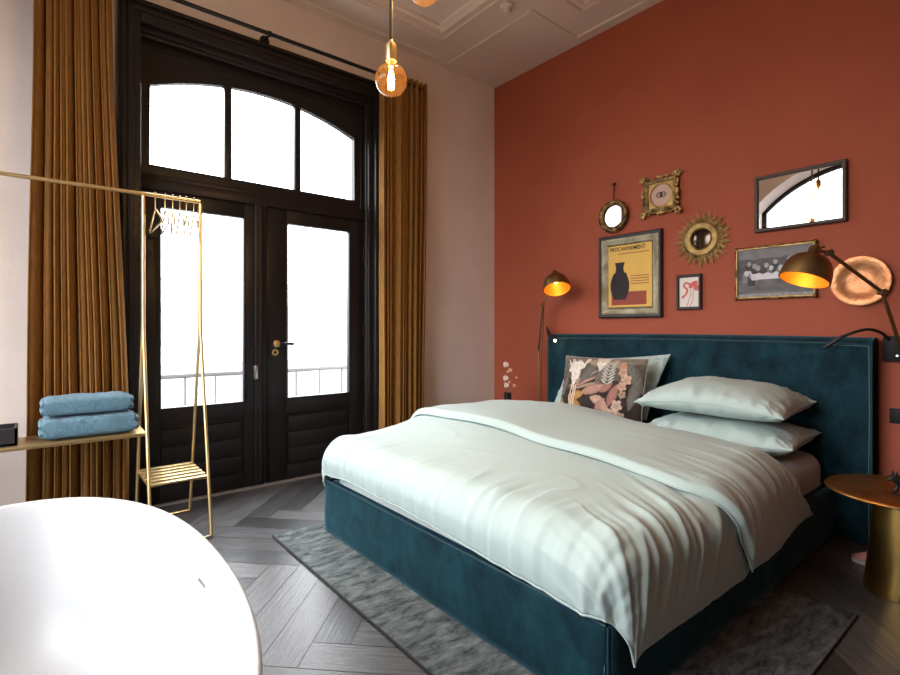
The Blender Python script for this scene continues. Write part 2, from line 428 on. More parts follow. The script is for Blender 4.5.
# panel moulding lines around the arch board
b.tube([(tx0+.03, YD, 2.2), (tx0+.03, YD, 3.0), (tx1-.03, YD, 3.0), (tx1-.03, YD, 2.2)], .007, 6)
w1 = struct(b.build('window_1', M['door']), 'arched black transom window with three panes above the doors')
b = MB(); b.box(gx0-.01, gx1+.01, YD+.026, YD+.03, 2.24, 2.95)
b.build('glass', M['glass'], w1, smooth=False)
def leaf(n, x0, x1, g0, g1, lab):
    b = MB(); z0, z1, gz0, gz1 = .010, 2.124, .642, 1.985
    y0, y1 = YD, YD+.05
    b.box(x0, g0, y0, y1, z0, z1, .003); b.box(g1, x1, y0, y1, z0, z1, .003)
    b.box(g0, g1, y0, y1, gz1, z1, .003); b.box(g0, g1, y0, y1, .52, gz0, .003); b.box(g0, g1, y0, y1, z0, .12, .003)
    b.box(g0, g1, y0+.016, y1-.01, .12, .52)
    for k in range(3):   # horizontal boards of the lower panel
        b.box(g0+.012, g1-.012, y0+.006, y0+.03, .128+k*.128, .128+k*.128+.118, .006)
    for z in (.528, ): b.tube([(g0-.01, y0, z-.015), (g1+.01, y0, z-.015)], .005, 8)
    # glazing bead
    b.tube([(g0, y0, gz0), (g1, y0, gz0), (g1, y0, gz1), (g0, y0, gz1)], .008, 6, closed=True)
    d = struct(b.build(n, M['door']), lab)
    b = MB(); b.box(g0-.005, g1+.005, YD+.024, YD+.029, gz0-.005, gz1+.005)
    b.build('glass', M['glass'], d, smooth=False)
    return d
d1 = leaf('door_1', .502, 1.335, .642, 1.186, 'left leaf of the black glazed double door')
d2 = leaf('door_2', 1.339, 2.178, 1.506, 2.042, 'right leaf of the black glazed double door')
b = MB(); b.box(1.255, 1.345, YD-.022, YD, .03, 2.1, .008, 3); b.tube([(1.30, YD-.02, .04), (1.30, YD-.02, 2.09)], .012, 8)
b.build('astragal', M['door'], d1)
b = MB(); b.box(1.247, 1.273, YD-.045, YD, .80, .905, .008); b.build('bolt_handle', M['steel'], d1)
b = MB(); b.tube([(1.26, YD-.008, .05), (1.26, YD-.008, 2.0)], .0045, 6); b.build('bolt_rod', M['rod'], d1)
b = MB(); rot = Matrix.Rotation(R(90), 4, 'X')
b.lathe([(0, 0), (.027, 0), (.027, .008), (.014, .012), (.013, .06), (0, .06)], 20, Matrix.Translation((1.425, YD, 1.06)) @ rot)
hd = b.build('handle_rose', M['brass'], d2)
b = MB(); b.tube(bez([(1.425, YD-.058, 1.06), (1.45, YD-.066, 1.062), (1.49, YD-.066, 1.06), (1.535, YD-.062, 1.058)]), [.008]*20+[.011]*28+[.007], 10); b.build('lever', M['black'], hd)
b = MB(); b.lathe([(.012, 0), (.025, 0), (.025, .008), (.012, .008)], 20, Matrix.Translation((1.413, YD, .995)) @ rot, closed=True)
b.build('escutcheon', M['brass'], d2)
b = MB()
for z in (.35, 1.1, 1.75): b.tube([(2.172, YD-.008, z), (2.172, YD-.008, z+.11)], .009, 8)
b.build('hinge', M['door'], d2)

# ------------------------------------------------------------------ ceiling mouldings
def sweep(path, prof, closed=False):
    """path: (x, y) corners; prof: (offset to the left of travel, drop below ceiling)"""
    b = MB(); n = len(path); rows = []
    for i, p in enumerate(path):
        p = Vector((p[0], p[1])); 
        d0 = (p-Vector(path[i-1])).normalized() if i else None
        d1 = (Vector(path[i+1])-p).normalized() if i < n-1 else None
        d0 = d0 or d1; d1 = d1 or d0
        n0 = Vector((-d0.y, d0.x)); n1 = Vector((-d1.y, d1.x))
        mm = (n0+n1); mm = mm/ max(1e-6, mm.dot(n0))
        rows.append([Vector((p.x+mm.x*o, p.y+mm.y*o, ZC-h+.001)) for o, h in prof])
    b.grid(rows); return b
bead = [(-.013, 0), (-.013, .012), (-.006, .02), (.006, .02), (.013, .012), (.013, 0)]
o = sweep([(XL, 3.645), (2.96, 3.645), (2.96, 2.65), (3.535, 2.65), (3.535, YB)], bead).build('trim_4', M['ceiling'], smooth=True, ang=50)
struct(o, 'slim bead moulding near the ceiling edge')
cof = [(0, 0), (0, .03), (-.02, .045), (-.035, .045), (-.038, .032), (-.075, .028), (-.085, .05), (-.11, .055), (-.118, .03), (-.145, .02), (-.15, 0)]
o = sweep([(XL, 3.375), (2.67, 3.375), (2.67, 2.40), (3.26, 2.40), (3.26, YB)], cof).build('trim_5', M['ceiling'], smooth=True, ang=30)
struct(o, 'stepped coffer moulding on the ceiling')
for nm, z0, d in (('baseboard_right', 0, 0),):
    b = MB(); b.box(XR-.016, XR, YB, YF, 0, .12, .004); struct(b.build(nm, M['terracotta']))
b = MB(); b.box(2.34, XR-.016, YF-.016, YF, 0, .12, .004); b.box(XL, .39, YF-.016, YF, 0, .12, .004); struct(b.build('baseboard_front', M['wall']))
t = thing('smoke_detector', 'small pale round detector on the ceiling beside the bead moulding', 'detector', (2.77, 2.72, ZC))
b = MB(); b.lathe([(0, 0), (.05, 0), (.05, -.018), (.042, -.024), (0, -.024)], 24, Matrix.Translation((2.77, 2.72, ZC))); b.build('base', M['white_plastic'], t)
b = MB(); b.lathe([(.033, -.024), (.033, -.05), (.024, -.062), (0, -.064)], 24, Matrix.Translation((2.77, 2.72, ZC))); b.build('sensor', M['white_plastic'], t)

# ------------------------------------------------------------------ curtain rod and curtains
ZR = 3.285; YR = 3.64
t = thing('curtain_rod', 'black curtain rod on the wall above the double doors', 'curtain rod', (1.35, YR, ZR))
b = MB(); b.tube([(-.2, YR, ZR), (2.66, YR, ZR)], .014, 12); b.build('rod', M['rod'], t)
for x in (1.30, -.12, 2.6):
    b = MB(); b.tube([(x, YR, ZR), (x, YF, ZR-.004)], .009, 8); b.tube([(x-.012, YR, ZR), (x+.012, YR, ZR)], .02, 12)
    b.lathe([(0, -.004), (.034, -.004), (.034, .012), (.0, .02)], 20, Matrix.Translation((x, YF-.002, ZR-.004)) @ Matrix.Rotation(R(90), 4, 'X')); b.build('bracket', M['rod'], t)
for x, s in ((-.2, -1),):
    b = MB(); b.ball((x+s*.015, YR, ZR), .024); b.build('finial', M['rod'], t)
def curtain(name, label, xt0, xt1, xb0, xb1, nf, seed, fx=lambda z: 0, zt=3.335):
    rnd = random.Random(seed)
    NU, NV = 260, 56
    ph = [0]
    for k in range(NU): ph.append(ph[-1]+max(.25, 1+.5*math.sin(k*.07+seed)+.9*nz(k*.05, seed*3.1)))
    tot = ph[-1]
    rows = []
    for j in range(NV):
        z = zt-(zt-.012)*j/(NV-1); q = j/(NV-1)
        x0 = xt0+(xb0-xt0)*smoothstep(q*1.05); x1 = xt1+(xb1-xt1)*smoothstep(q*1.1)
        row = []
        for i in range(NU+1):
            u = i/NU; a = ph[i]/tot*nf*2*PI + .55*nz(u*5, q*2.0, seed) * q
            amp = (.034+.020*nz(u*6, 1.7, seed))*(.8+.35*q)
            fo = abs(math.sin(a/2))**.6
            y = YR+.004 + amp*1.25*(1-2*fo) + .006*math.sin(2*a+1) + .012*nz(u*9, z*1.2, seed+4)*q
            if zt-z < .05: y = YR + (y-YR)*.8
            xx = x0+(x1-x0)*u + .013*math.sin(a*1.0+1.2) + fx(z)*0 + .01*nz(u*4, z*.9, seed+9)*q
            row.append(Vector((xx, y, z)))
        rows.append(row)
    b = MB(); b.grid(rows)
    o = b.build(name, M['curtain'], ang=180)
    md = o.modifiers.new('thick', 'SOLIDIFY'); md.thickness = .004; md.offset = 0
    return tag(o, label, 'curtain')
curtain('curtain', 'ochre floor-length curtain left of the doors, behind the towel shelf', -.01, .345, -.05, .435, 11, 2)
curtain('curtain', 'ochre floor-length curtain right of the doors, beside the bed', 2.225, 2.70, 2.225, 2.66, 10, 5)

# ------------------------------------------------------------------ clothes rack
ry, rz = 3.34, 1.942; xa, xb_ = .474, .772; tr = .0105
rack = thing('clothes_rack', 'tall brass A-frame clothes rack in front of the left door', 'clothes rack', (-.1, ry, 0))
b = MB(); b.tube([(-1.02, ry, rz), (xb_, ry, rz)], tr, 10)
b.build('rail', M['brass'], rack)
def uframe(x0, x1, yf):
    b = MB()
    sg = 1 if yf > ry else -1
    b.tube([(x0, ry+sg*.009, rz-.012), (x0, ry+sg*.012, 1.19), (x0, ry+sg*.018, 1.15), (x0, yf, .011), (x1, yf, .011), (x1, ry+sg*.018, 1.15), (x1, ry+sg*.012, 1.19), (x1, ry+sg*.009, rz-.012)], tr-.001, 10)
    b.build('leg_frame', M['brass'], rack)
uframe(xa, xb_, 3.08); uframe(xa, xb_, 3.60)
uframe(-1.02, -.90, 3.08); uframe(-1.02, -.90, 3.58)
def yat(z, s): return ry+(1 if s > 0 else -1)*(.014+.246*(1-(z-.011)/1.16))
def shelf(x0, x1, z, y0, y1, ns, name):
    b = MB(); b.tube([(x0, y0, z), (x0, y1, z), (x1, y1, z), (x1, y0, z)], .008, 8, closed=True)
    s_ = b.build(name, M['brass'], rack)
    for k in range(ns):
        y = y0+(y1-y0)*k/(ns-1)
        b = MB(); b.box(x0-.004, x1+.004, y-.016*(7/ns), y+.016*(7/ns), z+.004, z+.014, .002); b.build('slat', M['brass'], s_)
zz = .32; shelf(xa+.004, xb_-.004, zz, yat(zz, -1)+.016, yat(zz, 1)-.016, 6, 'low_shelf')
zz = .595; shelf(-.96, xa-.006, zz, yat(zz, -1)+.018, yat(zz, 1)-.015, 7, 'towel_shelf')
for x in (xa, -.93):
    b = MB(); b.tube([(x, yat(.59, -1), .593), (x, yat(.59, 1), .593)], .008, 8); b.build('crossbar', M['brass'], rack)
# hangers
def hanger_shape(t):
    b = MB()
    hk = [(0, .016*math.cos(a)-.0, .016*math.sin(a)) for a in [R(d) for d in range(200, -60, -20)]]
    hk = [(x, y, z+.0) for x, y, z in hk]
    b.tube(hk+[(0, 0, -.03), (0, 0, -.085)], .0032, 8); b.build('hook', M['brass'], t, world=False)
    b = MB(); b.tube([(0, 0, -.08), (0, .02, -.085), (0, .2, -.165), (0, .208, -.178), (0, .198, -.188), (0, -.198, -.188), (0, -.208, -.178), (0, -.2, -.165), (0, -.02, -.085)], .0048, 8, closed=True)
    b.build('frame', M['brass'], t, world=False)
hlab = ['thin brass clothes hanger turned aside, first on the rack rail beside the left post', 'thin brass clothes hanger, second from the left post on the rack rail',
        'thin brass clothes hanger, third from the left post on the rack rail', 'thin brass clothes hanger, fourth from the left post on the rack rail',
        'thin brass clothes hanger, fifth from the left post on the rack rail', 'thin brass clothes hanger, last on the rail beside the rack\'s right end']
h0 = thing('clothes_hanger', hlab[0], 'clothes hanger', (0, 0, 0), 'hangers on the clothes rack'); hanger_shape(h0)
for k, (x, a) in enumerate(((.535, -1), (.585, -5), (.625, -8), (.663, -6), (.697, -9), (.738, -7))):
    o = h0 if k == 0 else copy_tree(h0)
    o['label'] = hlab[k]; o.location = (x, ry, rz+.002); o.rotation_euler = (0, 0, R(a))

# ------------------------------------------------------------------ towels and tray
def towel(z0, z1, x0, x1, y0, y1, seed, label):
    t = thing('folded_towel', label, 'towel', ((x0+x1)/2, (y0+y1)/2, z0), 'folded towels on the rack shelf')
    hz = (z1-z0)/2; zc = (z0+z1)/2; yc = (y0+y1)/2; hy = (y1-y0)/2
    sec = []
    N = 44
    for k in range(N):
        a = 2*PI*k/N; c_, s_ = math.cos(a), math.sin(a)
        e = 2/4.2
        sec.append((math.copysign(abs(c_)**e, c_)*hy, math.copysign(abs(s_)**e, s_)*hz))
    rows = []
    NX = 44
    for i in range(NX+1):
        u = i/NX; x = x0+(x1-x0)*u
        row = []
        end = min(u, 1-u)*(x1-x0)
        sc = 1-.30*max(0, 1-end/.030)**2.2
        for (dy, dz) in sec:
            w = .0045*nz(x*14, dy*12, seed)+.003*nz(x*40, dy*40+dz*40, seed+3)
            row.append(Vector((x+.010*nz(dy*9, dz*12, seed+i*.0), yc+dy*(1-.03*(1-sc))+w*math.copysign(1, dy), max(z0, zc+dz*sc+(w if dz > -hz*.8 else 0)))))
        row.append(row[0].copy()); rows.append(row)
    b = MB(); b.grid(rows); bmesh.ops.remove_doubles(b.bm, verts=b.bm.verts[:], dist=1e-5)
    bmesh.ops.holes_fill(b.bm, edges=[e for e in b.bm.edges if e.is_boundary], sides=0)
    b.build('cloth', M['towel'], t, ang=60)
    # rolled layer edges showing at both ends
    for xe, s in ((x0, -1), (x1, 1)):
        b = MB()
        for zf in (.3, .68):
            zz_ = z0+(z1-z0)*zf
            b.tube(bez([(xe+s*.003, y0+.018, zz_-.006), (xe+s*.006, yc-.05, zz_+.004), (xe+s*.006, yc+.05, zz_-.003), (xe+s*.003, y1-.02, zz_+.003)], 6), .0135, 8)
        b.build('hem', M['towel'], t)
ts = .613
towel(ts, ts+.112, .030, .425, 3.225, 3.46, 1, 'folded blue towel lying on the brass shelf under another towel')
towel(ts+.117, ts+.212, .036, .402, 3.23, 3.455, 6, 'folded blue towel on top of the towel pile')
b = MB()
tx0_, tx1_, ty0, ty1, tz0, tz1, tw = -.40, -.068, 3.24, 3.42, ts-.003, ts+.082, .012
b.box(tx0_, tx1_, ty0, ty1, tz0, tz0+tw); b.box(tx0_, tx1_, ty0, ty0+tw, tz0, tz1, .002); b.box(tx0_, tx1_, ty1-tw, ty1, tz0, tz1, .002)
b.box(tx0_, tx0_+tw, ty0, ty1, tz0, tz1, .002); b.box(tx1_-tw, tx1_, ty0, ty1, tz0, tz1, .002)
tag(b.build('storage_box', M['tray'], smooth=False), 'open black box on the brass shelf left of the towels', 'box')

# ------------------------------------------------------------------ bathtub
tub = thing('bathtub', 'white oval freestanding bathtub in the foreground', 'bathtub', (-.06, 1.42, 0))
def sup(a, b_, n, th):
    c_, s_ = math.cos(th), math.sin(th); e = 2/n
    return math.copysign(abs(c_)**e, c_)*a, math.copysign(abs(s_)**e, s_)*b_
prof = [(.27, .56, 0, 0), (.295, .60, 0, .0), (.305, .615, 0, .012), (.35, .70, 0, .2), (.40, .785, 0, .42), (.425, .83, 0, .54), (.4375, .848, 0, .568), (.441, .852, 0, .577), (.439, .85, 0, .583), (.432, .843, 0, .586), (.425, .836, 0, .584),
        (.42, .83, 0, .577), (.414, .822, 0, .55), (.395, .79, 0, .44), (.355, .72, 0, .28), (.32, .66, 0, .19), (.285, .60, 0, .15), (.24, .53, 0, .128), (.18, .42, 0, .12), (.08, .2, 0, .117), (.0, .0, 0, .116)]
b = MB(); rows = []
for a, bb, _, z in prof:
    row = [Vector((-.06+sup(a, bb, 2.25, 2*PI*k/96)[0], 1.42+sup(a, bb, 2.25, 2*PI*k/96)[1], z)) for k in range(96)]
    rows.append(row+[row[0].copy()])
b.grid(rows); bmesh.ops.remove_doubles(b.bm, verts=b.bm.verts[:], dist=1e-5)
b.build('shell', M['ceramic'], tub, ang=80)
b = MB()
sx, sy = sup(.405, .806, 2.25, R(2.5)); ctr = Vector((-.06+sx-.0, 1.42+sy, .50))
tng = (Vector((-.06+sup(.405, .806, 2.25, R(5))[0], 1.42+sup(.405, .806, 2.25, R(5))[1], .495))-Vector((-.06+sup(.405, .806, 2.25, R(0))[0], 1.42+sup(.405, .806, 2.25, R(0))[1], .5))).normalized()
b.tube([ctr-tng*.028, ctr+tng*.028], .0045, 8); b.build('overflow_slot', M['slot'], tub)

# ------------------------------------------------------------------ rug
b = MB(); b.box(1.04, 2.60, .56, 2.86, .001, .012, .004)
rug = thing('rug', 'grey-green distressed rug lying under the bed', 'rug', (1.8, 1.7, 0)); b.build('pile', M['rug'], rug)
b = MB(); b.tube([(1.04, .56, .006), (2.60, .56, .006), (2.60, 2.86, .006), (1.04, 2.86, .006)], .006, 6, closed=True); b.build('binding', M['rug_edge'], rug)

# ------------------------------------------------------------------ bed
BX0, BX1, BY0, BY1 = 1.31, 3.5, .87, 2.735
bed = thing('bed', 'double bed with teal velvet base and tall teal velvet headboard', 'bed', (2.4, 1.8, 0))
b = MB(); b.box(BX0+.02, BX1+.02, BY0+.02, BY1-.02, .014, .3, .012, 3)
b.build('base', M['velvet'], bed)
def panel(p0, p1, z0, z1, nrm, seed):   # soft upholstery skirt panel with slightly wavy hem
    rows = []; n = 60
    for j in range(12):
        q = j/11; row = []
        for i in range(n+1):
            p = Vector(p0).lerp(Vector(p1), i/n); w = .006*nz(i*.12, q*1.5, seed)+.004*math.sin(q*PI)
            row.append(Vector((p.x, p.y, z0+(z1-z0)*q))+Vector(nrm)*(w+.004))
        rows.append(row)
    b = MB(); b.grid(rows); return b
e = [((BX0, BY0, 0), (BX0, BY1, 0), (-1, 0, 0)), ((BX0, BY0, 0), (BX1, BY0, 0), (0, -1, 0)), ((BX0, BY1, 0), (BX1, BY1, 0), (0, 1, 0))]
for k, (p0, p1, nr) in enumerate(e):
    o = panel(p0, p1, .016, .302, nr, k*5).build('skirt_panel', M['velvet'], bed, ang=180)
    md = o.modifiers.new('thick', 'SOLIDIFY'); md.thickness = .014; md.offset = 0
b = MB()
for y in (BY0-.004, BY1+.004): b.tube([(BX0-.006, y, .016), (BX0-.007, y, .16), (BX0-.006, y, .3)], .0045, 6)
b.tube([(BX0-.01, BY0, .303), (BX0-.01, BY1, .303)], .005, 6)
b.build('piping', M['seam_pale'] if False else M['seam'], bed)
b = MB(); b.tube([(BX0-.011, BY0+.004, .016), (BX0-.013, BY0+.003, .15), (BX0-.011, BY0+.004, .295)], .0022, 6); b.build('stitching', M['seam_pale'], bed)
# mattress in a fitted sheet: rounded box
def roundbox(x0, x1, y0, y1, z0, z1, rv, rh, n=10):
    """vertical corner radius rv, top edge radius rh"""
    rows = []
    def outline(off):
        pts = []
        r = max(.004, rv-off)
        for cx, cy, a0 in ((x1-rv, y1-rv, 0), (x0+rv, y1-rv, 90), (x0+rv, y0+rv, 180), (x1-rv, y0+rv, 270)):
            for k in range(n+1):
                a = R(a0+90*k/n); pts.append((cx+r*math.cos(a), cy+r*math.sin(a)))
        return pts
    lv = [(.0, z0), (0, z0+.02)]+[(rh*(1-math.cos(R(9*k))), z1-rh+rh*math.sin(R(9*k))) for k in range(11)]
    b = MB()
    for off, z in lv:
        row = [Vector((x, y, z)) for x, y in outline(off)]; rows.append(row+[row[0].copy()])
    b.grid(rows); bmesh.ops.remove_doubles(b.bm, verts=b.bm.verts[:], dist=1e-6)
    bmesh.ops.holes_fill(b.bm, edges=[e_ for e_ in b.bm.edges if e_.is_boundary], sides=0)
    return b
roundbox(1.335, 3.488, .895, 2.71, .303, .475, .11, .085).build('mattress', M['sheet'], bed, ang=60)
# headboard
HY0, HY1 = .69, 2.93
b = MB(); rows = []
NY = 60
prof_h = [(3.63, .0), (3.63, 1.10), (3.622, 1.122), (3.60, 1.128), (3.55, 1.122), (3.52, 1.108), (3.508, 1.095), (3.50, 1.075), (3.497, .9), (3.497, .5), (3.5, .02), (3.505, 0)]
for i in range(NY+1):
    y = HY0+(HY1-HY0)*i/NY
    rows.append([Vector((x, y, z + (.008*math.sin(PI*i/NY) if z > 1 else 0))) for x, z in prof_h])
b.grid(rows); n_ = len(prof_h)
bmesh.ops.holes_fill(b.bm, edges=[e_ for e_ in b.bm.edges if e_.is_boundary], sides=0)
hb = b.build('headboard', M['velvet'], bed, ang=40)
b = MB()
b.tube([(3.503, HY0+.004, .02), (3.50, HY0+.004, .6), (3.503, HY0+.004, 1.085)]+[(3.506, HY0+(HY1-HY0)*k/20, 1.092+.008*math.sin(PI*k/20)) for k in range(1, 20)]+[(3.503, HY1-.004, 1.085), (3.50, HY1-.004, .02)], .006, 8)
b.build('piping', M['seam'], hb)
b = MB(); b.tube([(3.493, HY0+.012, .02), (3.49, HY0+.014, .35), (3.491, HY0+.01, .7), (3.494, HY0+.013, 1.08)], .0022, 6); b.tube([(3.494, HY0+.013, 1.08), (3.494, HY0+.2, 1.086)], .002, 6)
b.build('stitching', M['seam_pale'], hb)

# ------------------------------------------------------------------ duvet
duv = thing('duvet', 'pale mint duvet spread over the bed, its upper part folded back', 'duvet', (2.1, 1.8, .48))
DX0, DY0, DY1, DR = 1.405, .945, 2.66, .14
def drape(x, y, zt):
    hd = smoothstep((x-2.0)/.85); y0_ = DY0+.085*hd
    cx = max(x, DX0); cy = min(max(y, y0_), DY1)
    dx, dy = x-cx, y-cy; e_ = math.hypot(dx, dy)
    if e_ < 1e-9: return Vector((x, y, zt))
    ux, uy = dx/e_, dy/e_; q = DR*PI/2
    if e_ < q: out = DR*math.sin(e_/DR); dn = DR*(1-math.cos(e_/DR))
    else: out = DR+(.10+.30*hd*(y < y0_))*(e_-q); dn = DR+(e_-q)*.99
    return Vector((cx+ux*out, cy+uy*out, zt-dn))
def topz(x, y):
    u = min(max((x-DX0)/1.0, 0), 1); v = (y-DY0)/(DY1-DY0); v = min(max(v, 0), 1)
    dome = .045*math.sin(PI*v)**.7*min(1, .25+u*1.3) + .068*smoothstep((y-1.5)/.8)*smoothstep((x-1.5)/.6)
    fall = -.05*smoothstep((x-2.55)/.5)
    return .55+dome+.016*nz(x*1.6, y*1.6, 3.3)+fall
def ridged(a): return 1-abs(a)*2
def wrinkle(x, y, lay):
    ef = DX0-x        # >0 over the foot edge
    es = DY0-y        # >0 over the right edge
    el = y-DY1
    w = 0.
    wf = smoothstep((ef+.30)/.42)
    if lay == 0 and wf > 0:
        yy = y+.02*nz(x*3, y*3, 9.)
        f = nz(yy*17, x*1.8, 1.)*.0075 + nz(yy*36+3, x*3.2, 2.)*.0062 + max(0, ridged(nz(yy*9, x*1.5, 5.)))**4*.007
        w += wf*f*(.55+.9*max(0, nz(y*2.3, x*2, 40.)+.3))
    ws = smoothstep((es+.34)/.46)
    if ws > 0:
        sk = x + (.42 if lay == 0 else .2)*es + .03*nz(x*3, y*3, 12.)
        f = nz(sk*13, y*1.6, 7+lay)*.010 + nz(sk*32, y*3.0, 8+lay)*.0075 + max(0, ridged(nz(sk*8, y*1.2, 11+lay)))**6*.014
        w += ws*f*(.5+.9*max(0, nz(x*2.4, y*2, 44.)+.35))
    wl = smoothstep((el+.3)/.4)
    if wl > 0: w += wl*nz(x*12, y*2, 15+lay)*.006
    # long soft creases on top
    k = 1-.7*max(ws, wf)
    w += k*(.008*nz(x*2.2+y*.8, y*1.6, 20+lay) + .0016*nz(x*8+y*3, y*5, 24+lay))
    cr = nz(x*5+y*1.5, y*3.3, 30+lay)
    w += k*.004*max(0, 1-abs(cr)*7)*max(0, nz(x*1.7, y*1.7, 33+lay)+.1)*2
    return w
def layer(name, xs, ys_of, xmap, offf, th, lay):
    nx = len(xs); ny = 230
    P = np.zeros((nx, ny, 3)); Q = np.zeros((nx, ny, 2))
    for i, s in enumerate(xs):
        for j in range(ny):
            t_ = j/(ny-1)
            x, y = xmap(s, t_); Q[i, j] = (x, y)
            P[i, j] = drape(x, y, topz(x, y))
    du = np.gradient(P, axis=0); dv = np.gradient(P, axis=1)
    Nn = np.cross(du, dv); Nn /= np.linalg.norm(Nn, axis=2, keepdims=True)+1e-12
    if Nn[nx//2, ny//2, 2] < 0: Nn = -Nn
    top = np.zeros_like(P); bot = np.zeros_like(P)
    for i in range(nx):
        for j in range(ny):
            x, y = Q[i, j]; s = i/(nx-1); t_ = j/(ny-1)
            o_, tt = offf(s, t_, x, y)
            w = wrinkle(x, y, lay)*(.3+.7*min(1, t_/.09))
            top[i, j] = P[i, j]+Nn[i, j]*(o_+w); bot[i, j] = P[i, j]+Nn[i, j]*(o_+w*.8-tt)
    b = MB()
    VT = b.grid([[Vector(p) for p in row] for row in top]); VB = b.grid([[Vector(p) for p in row[::-1]] for row in bot])
    def vb(i, j): return VB[i][ny-1-j]
    for i in range(nx-1):
        b.bm.faces.new((VT[i+1][0], VT[i][0], vb(i, 0), vb(i+1, 0))); b.bm.faces.new((VT[i][ny-1], VT[i+1][ny-1], vb(i+1, ny-1), vb(i, ny-1)))
    for j in range(ny-1):
        b.bm.faces.new((VT[0][j], VT[0][j+1], vb(0, j+1), vb(0, j))); b.bm.faces.new((VT[nx-1][j+1], VT[nx-1][j], vb(nx-1, j), vb(nx-1, j+1)))
    return b.build(name, M['duvet'], duv, ang=180), top
EPS = lambda s, w: min(1, max(.0, s)/w)
def xm0(s, t_):
    y0s = DY0-.40+.11*smoothstep((s-.72)/.25)
    y = y0s+((DY1+.265)-y0s)*t_
    foot = DX0-(.315-.085*t_+.035*smoothstep((y-2.35)/.35))+.15*smoothstep((DY0-y)/.4); x2 = foot+(2.42-foot)*s
    return x2, y
def of0(s, t_, x, y):
    ed = min(EPS(s, .07), EPS(t_, .06), EPS(1-t_, .06))
    ed = math.sin(ed*PI/2)
    return -.014+.016*ed, .010+.022*ed
lower, top0 = layer('lower_layer', [i/149 for i in range(150)], None, xm0, of0, .04, 0)
def xm1(s, t_):
    y0s = DY0-.36+.10*smoothstep((s-.15)/.85)
    y = y0s+((DY1+.27)-y0s)*t_
    dr = smoothstep((DY0+.05-y)/.5); dl = smoothstep((y-DY1)/.3)
    xs_ = 1.935+.20*dr-.02*dl+.018*nz(y*3, 4.4); xe = 2.95-.06*smoothstep((1.25-y)/.3)+.17*dr
    return xs_+(xe-xs_)*s, y
def of1(s, t_, x, y):
    a = math.sin(EPS(s, .028)*PI/2); ed = min(a, math.sin(EPS(t_, .06)*PI/2), math.sin(EPS(1-t_, .06)*PI/2), math.sin(EPS(1-s, .12)*PI/2))
    return .017+.027*ed, .009+.024*ed
upper, top1 = layer('folded_layer', [i/119 for i in range(120)], None, xm1, of1, .06, 1)
# piping along the hem of the folded layer and of the foot
b = MB(); nx1, ny1 = top1.shape[:2]
pth = [Vector(top1[0, j]) for j in range(0, ny1, 2)]+[Vector(top1[i, 0]) for i in range(0, 1)]
b.tube([p+Vector((-.003, 0, -.004)) for p in pth[:-1]], .0042, 6); b.build('hem_piping', M['duvet'], upper)
b = MB(); b.tube([Vector(top0[0, j])+Vector((0, 0, -.003)) for j in range(0, 230, 2)], .004, 6); b.build('hem_piping', M['duvet'], lower)

# ------------------------------------------------------------------ pillows
def pillow_mesh(w, h, th, seed, flange=.012, n=64, m=48, sag=None, pinch=.05, wr=1.0, shear=0.):
    def surf(u, v, side):
        # u, v in -1..1
        cx = 1-pinch*(1-v*v)**1.0*abs(u)**3; cy = 1-pinch*1.2*(1-u*u)**1.0*abs(v)**3
        x = u*w/2*cx; y = v*h/2*cy
        x += shear*y
        pu = max(0, 1-abs(u)**2.6); pv = max(0, 1-abs(v)**2.4)
        d = (pu*pv)**.5*th/2
        ez = (1-pu*pv)
        edge = smoothstep((max(abs(u), abs(v))-.35)/.65)
        k_ = min(1, d/.022)
        pu_ = smoothstep((abs(v)-.45)/.5); pv_ = smoothstep((abs(u)-.5)/.5)
        wv = nz(x*34+seed, y*6, seed)*.0065*pu_ + nz(x*6, y*34+seed, seed+2)*.0065*pv_ + nz(x*70+seed, y*12, seed+3)*.003*pu_
        dg = (abs(x)/w - abs(y)/h)          # creases converging on the corners
        wv += pu_*pv_*.014*nz(dg*34, (u > 0)*7+(v > 0)*13, seed+8)
        wv *= 2.6*wr*k_
        wv += (nz(x*4, y*4, seed+5)*.014 + max(0, 1-abs(nz(x*5+y*3, y*7-x*2, seed+6))*6)*.005)*wr*min(1, d/.03)
        z = side*(d+.0015)+wv*(1 if side > 0 else .5)
        if sag: z += sag(u, v)
        return Vector((x, y, z))
    US = [math.sin((-1+2*i/n)*PI/2*.98)/math.sin(PI/2*.98) for i in range(n+1)]; VS = [math.sin((-1+2*j/m)*PI/2*.98)/math.sin(PI/2*.98) for j in range(m+1)]
    b = MB()
    T = b.grid([[surf(u, v, 1) for v in VS] for u in US]); B = b.grid([[surf(u, v, -1) for v in VS[::-1]] for u in US])
    if flange:
        pass
    def B_(i, j): return B[i][m-j]
    for i in range(n):
        b.bm.faces.new((T[i+1][0], T[i][0], B_(i, 0), B_(i+1, 0))); b.bm.faces.new((T[i][m], T[i+1][m], B_(i+1, m), B_(i, m)))
    for j in range(m):
        b.bm.faces.new((T[0][j], T[0][j+1], B_(0, j+1), B_(0, j))); b.bm.faces.new((T[n][j+1], T[n][j], B_(n, j), B_(n, j+1)))
    rim = [T[i][0].co.copy() for i in range(n+1)]+[T[n][j].co.copy() for j in range(1, m+1)]+[T[i][m].co.copy() for i in range(n-1, -1, -1)]+[T[0][j].co.copy() for j in range(m-1, 0, -1)]
    return b, rim, T, US, VS
def pillow(label, w, h, th, mtx, seed, sag=None, name='pillow', cat='pillow', group='mint pillows on the bed', material=None, **k):
    t = thing(name, label, cat, mtx.to_translation(), group, mtx.to_3x3())
    b, rim, T, US, VS = pillow_mesh(w, h, th, seed, sag=sag, **k)
    b.build('cover', material or M['pillow'], t, ang=180, world=False)
    b = MB(); b.tube([p-Vector((0, 0, .001)) for p in rim], .0038, 6, closed=True); b.build('piping', M['duvet'] if not material else M['fabric_plain'], t, world=False)
    return t
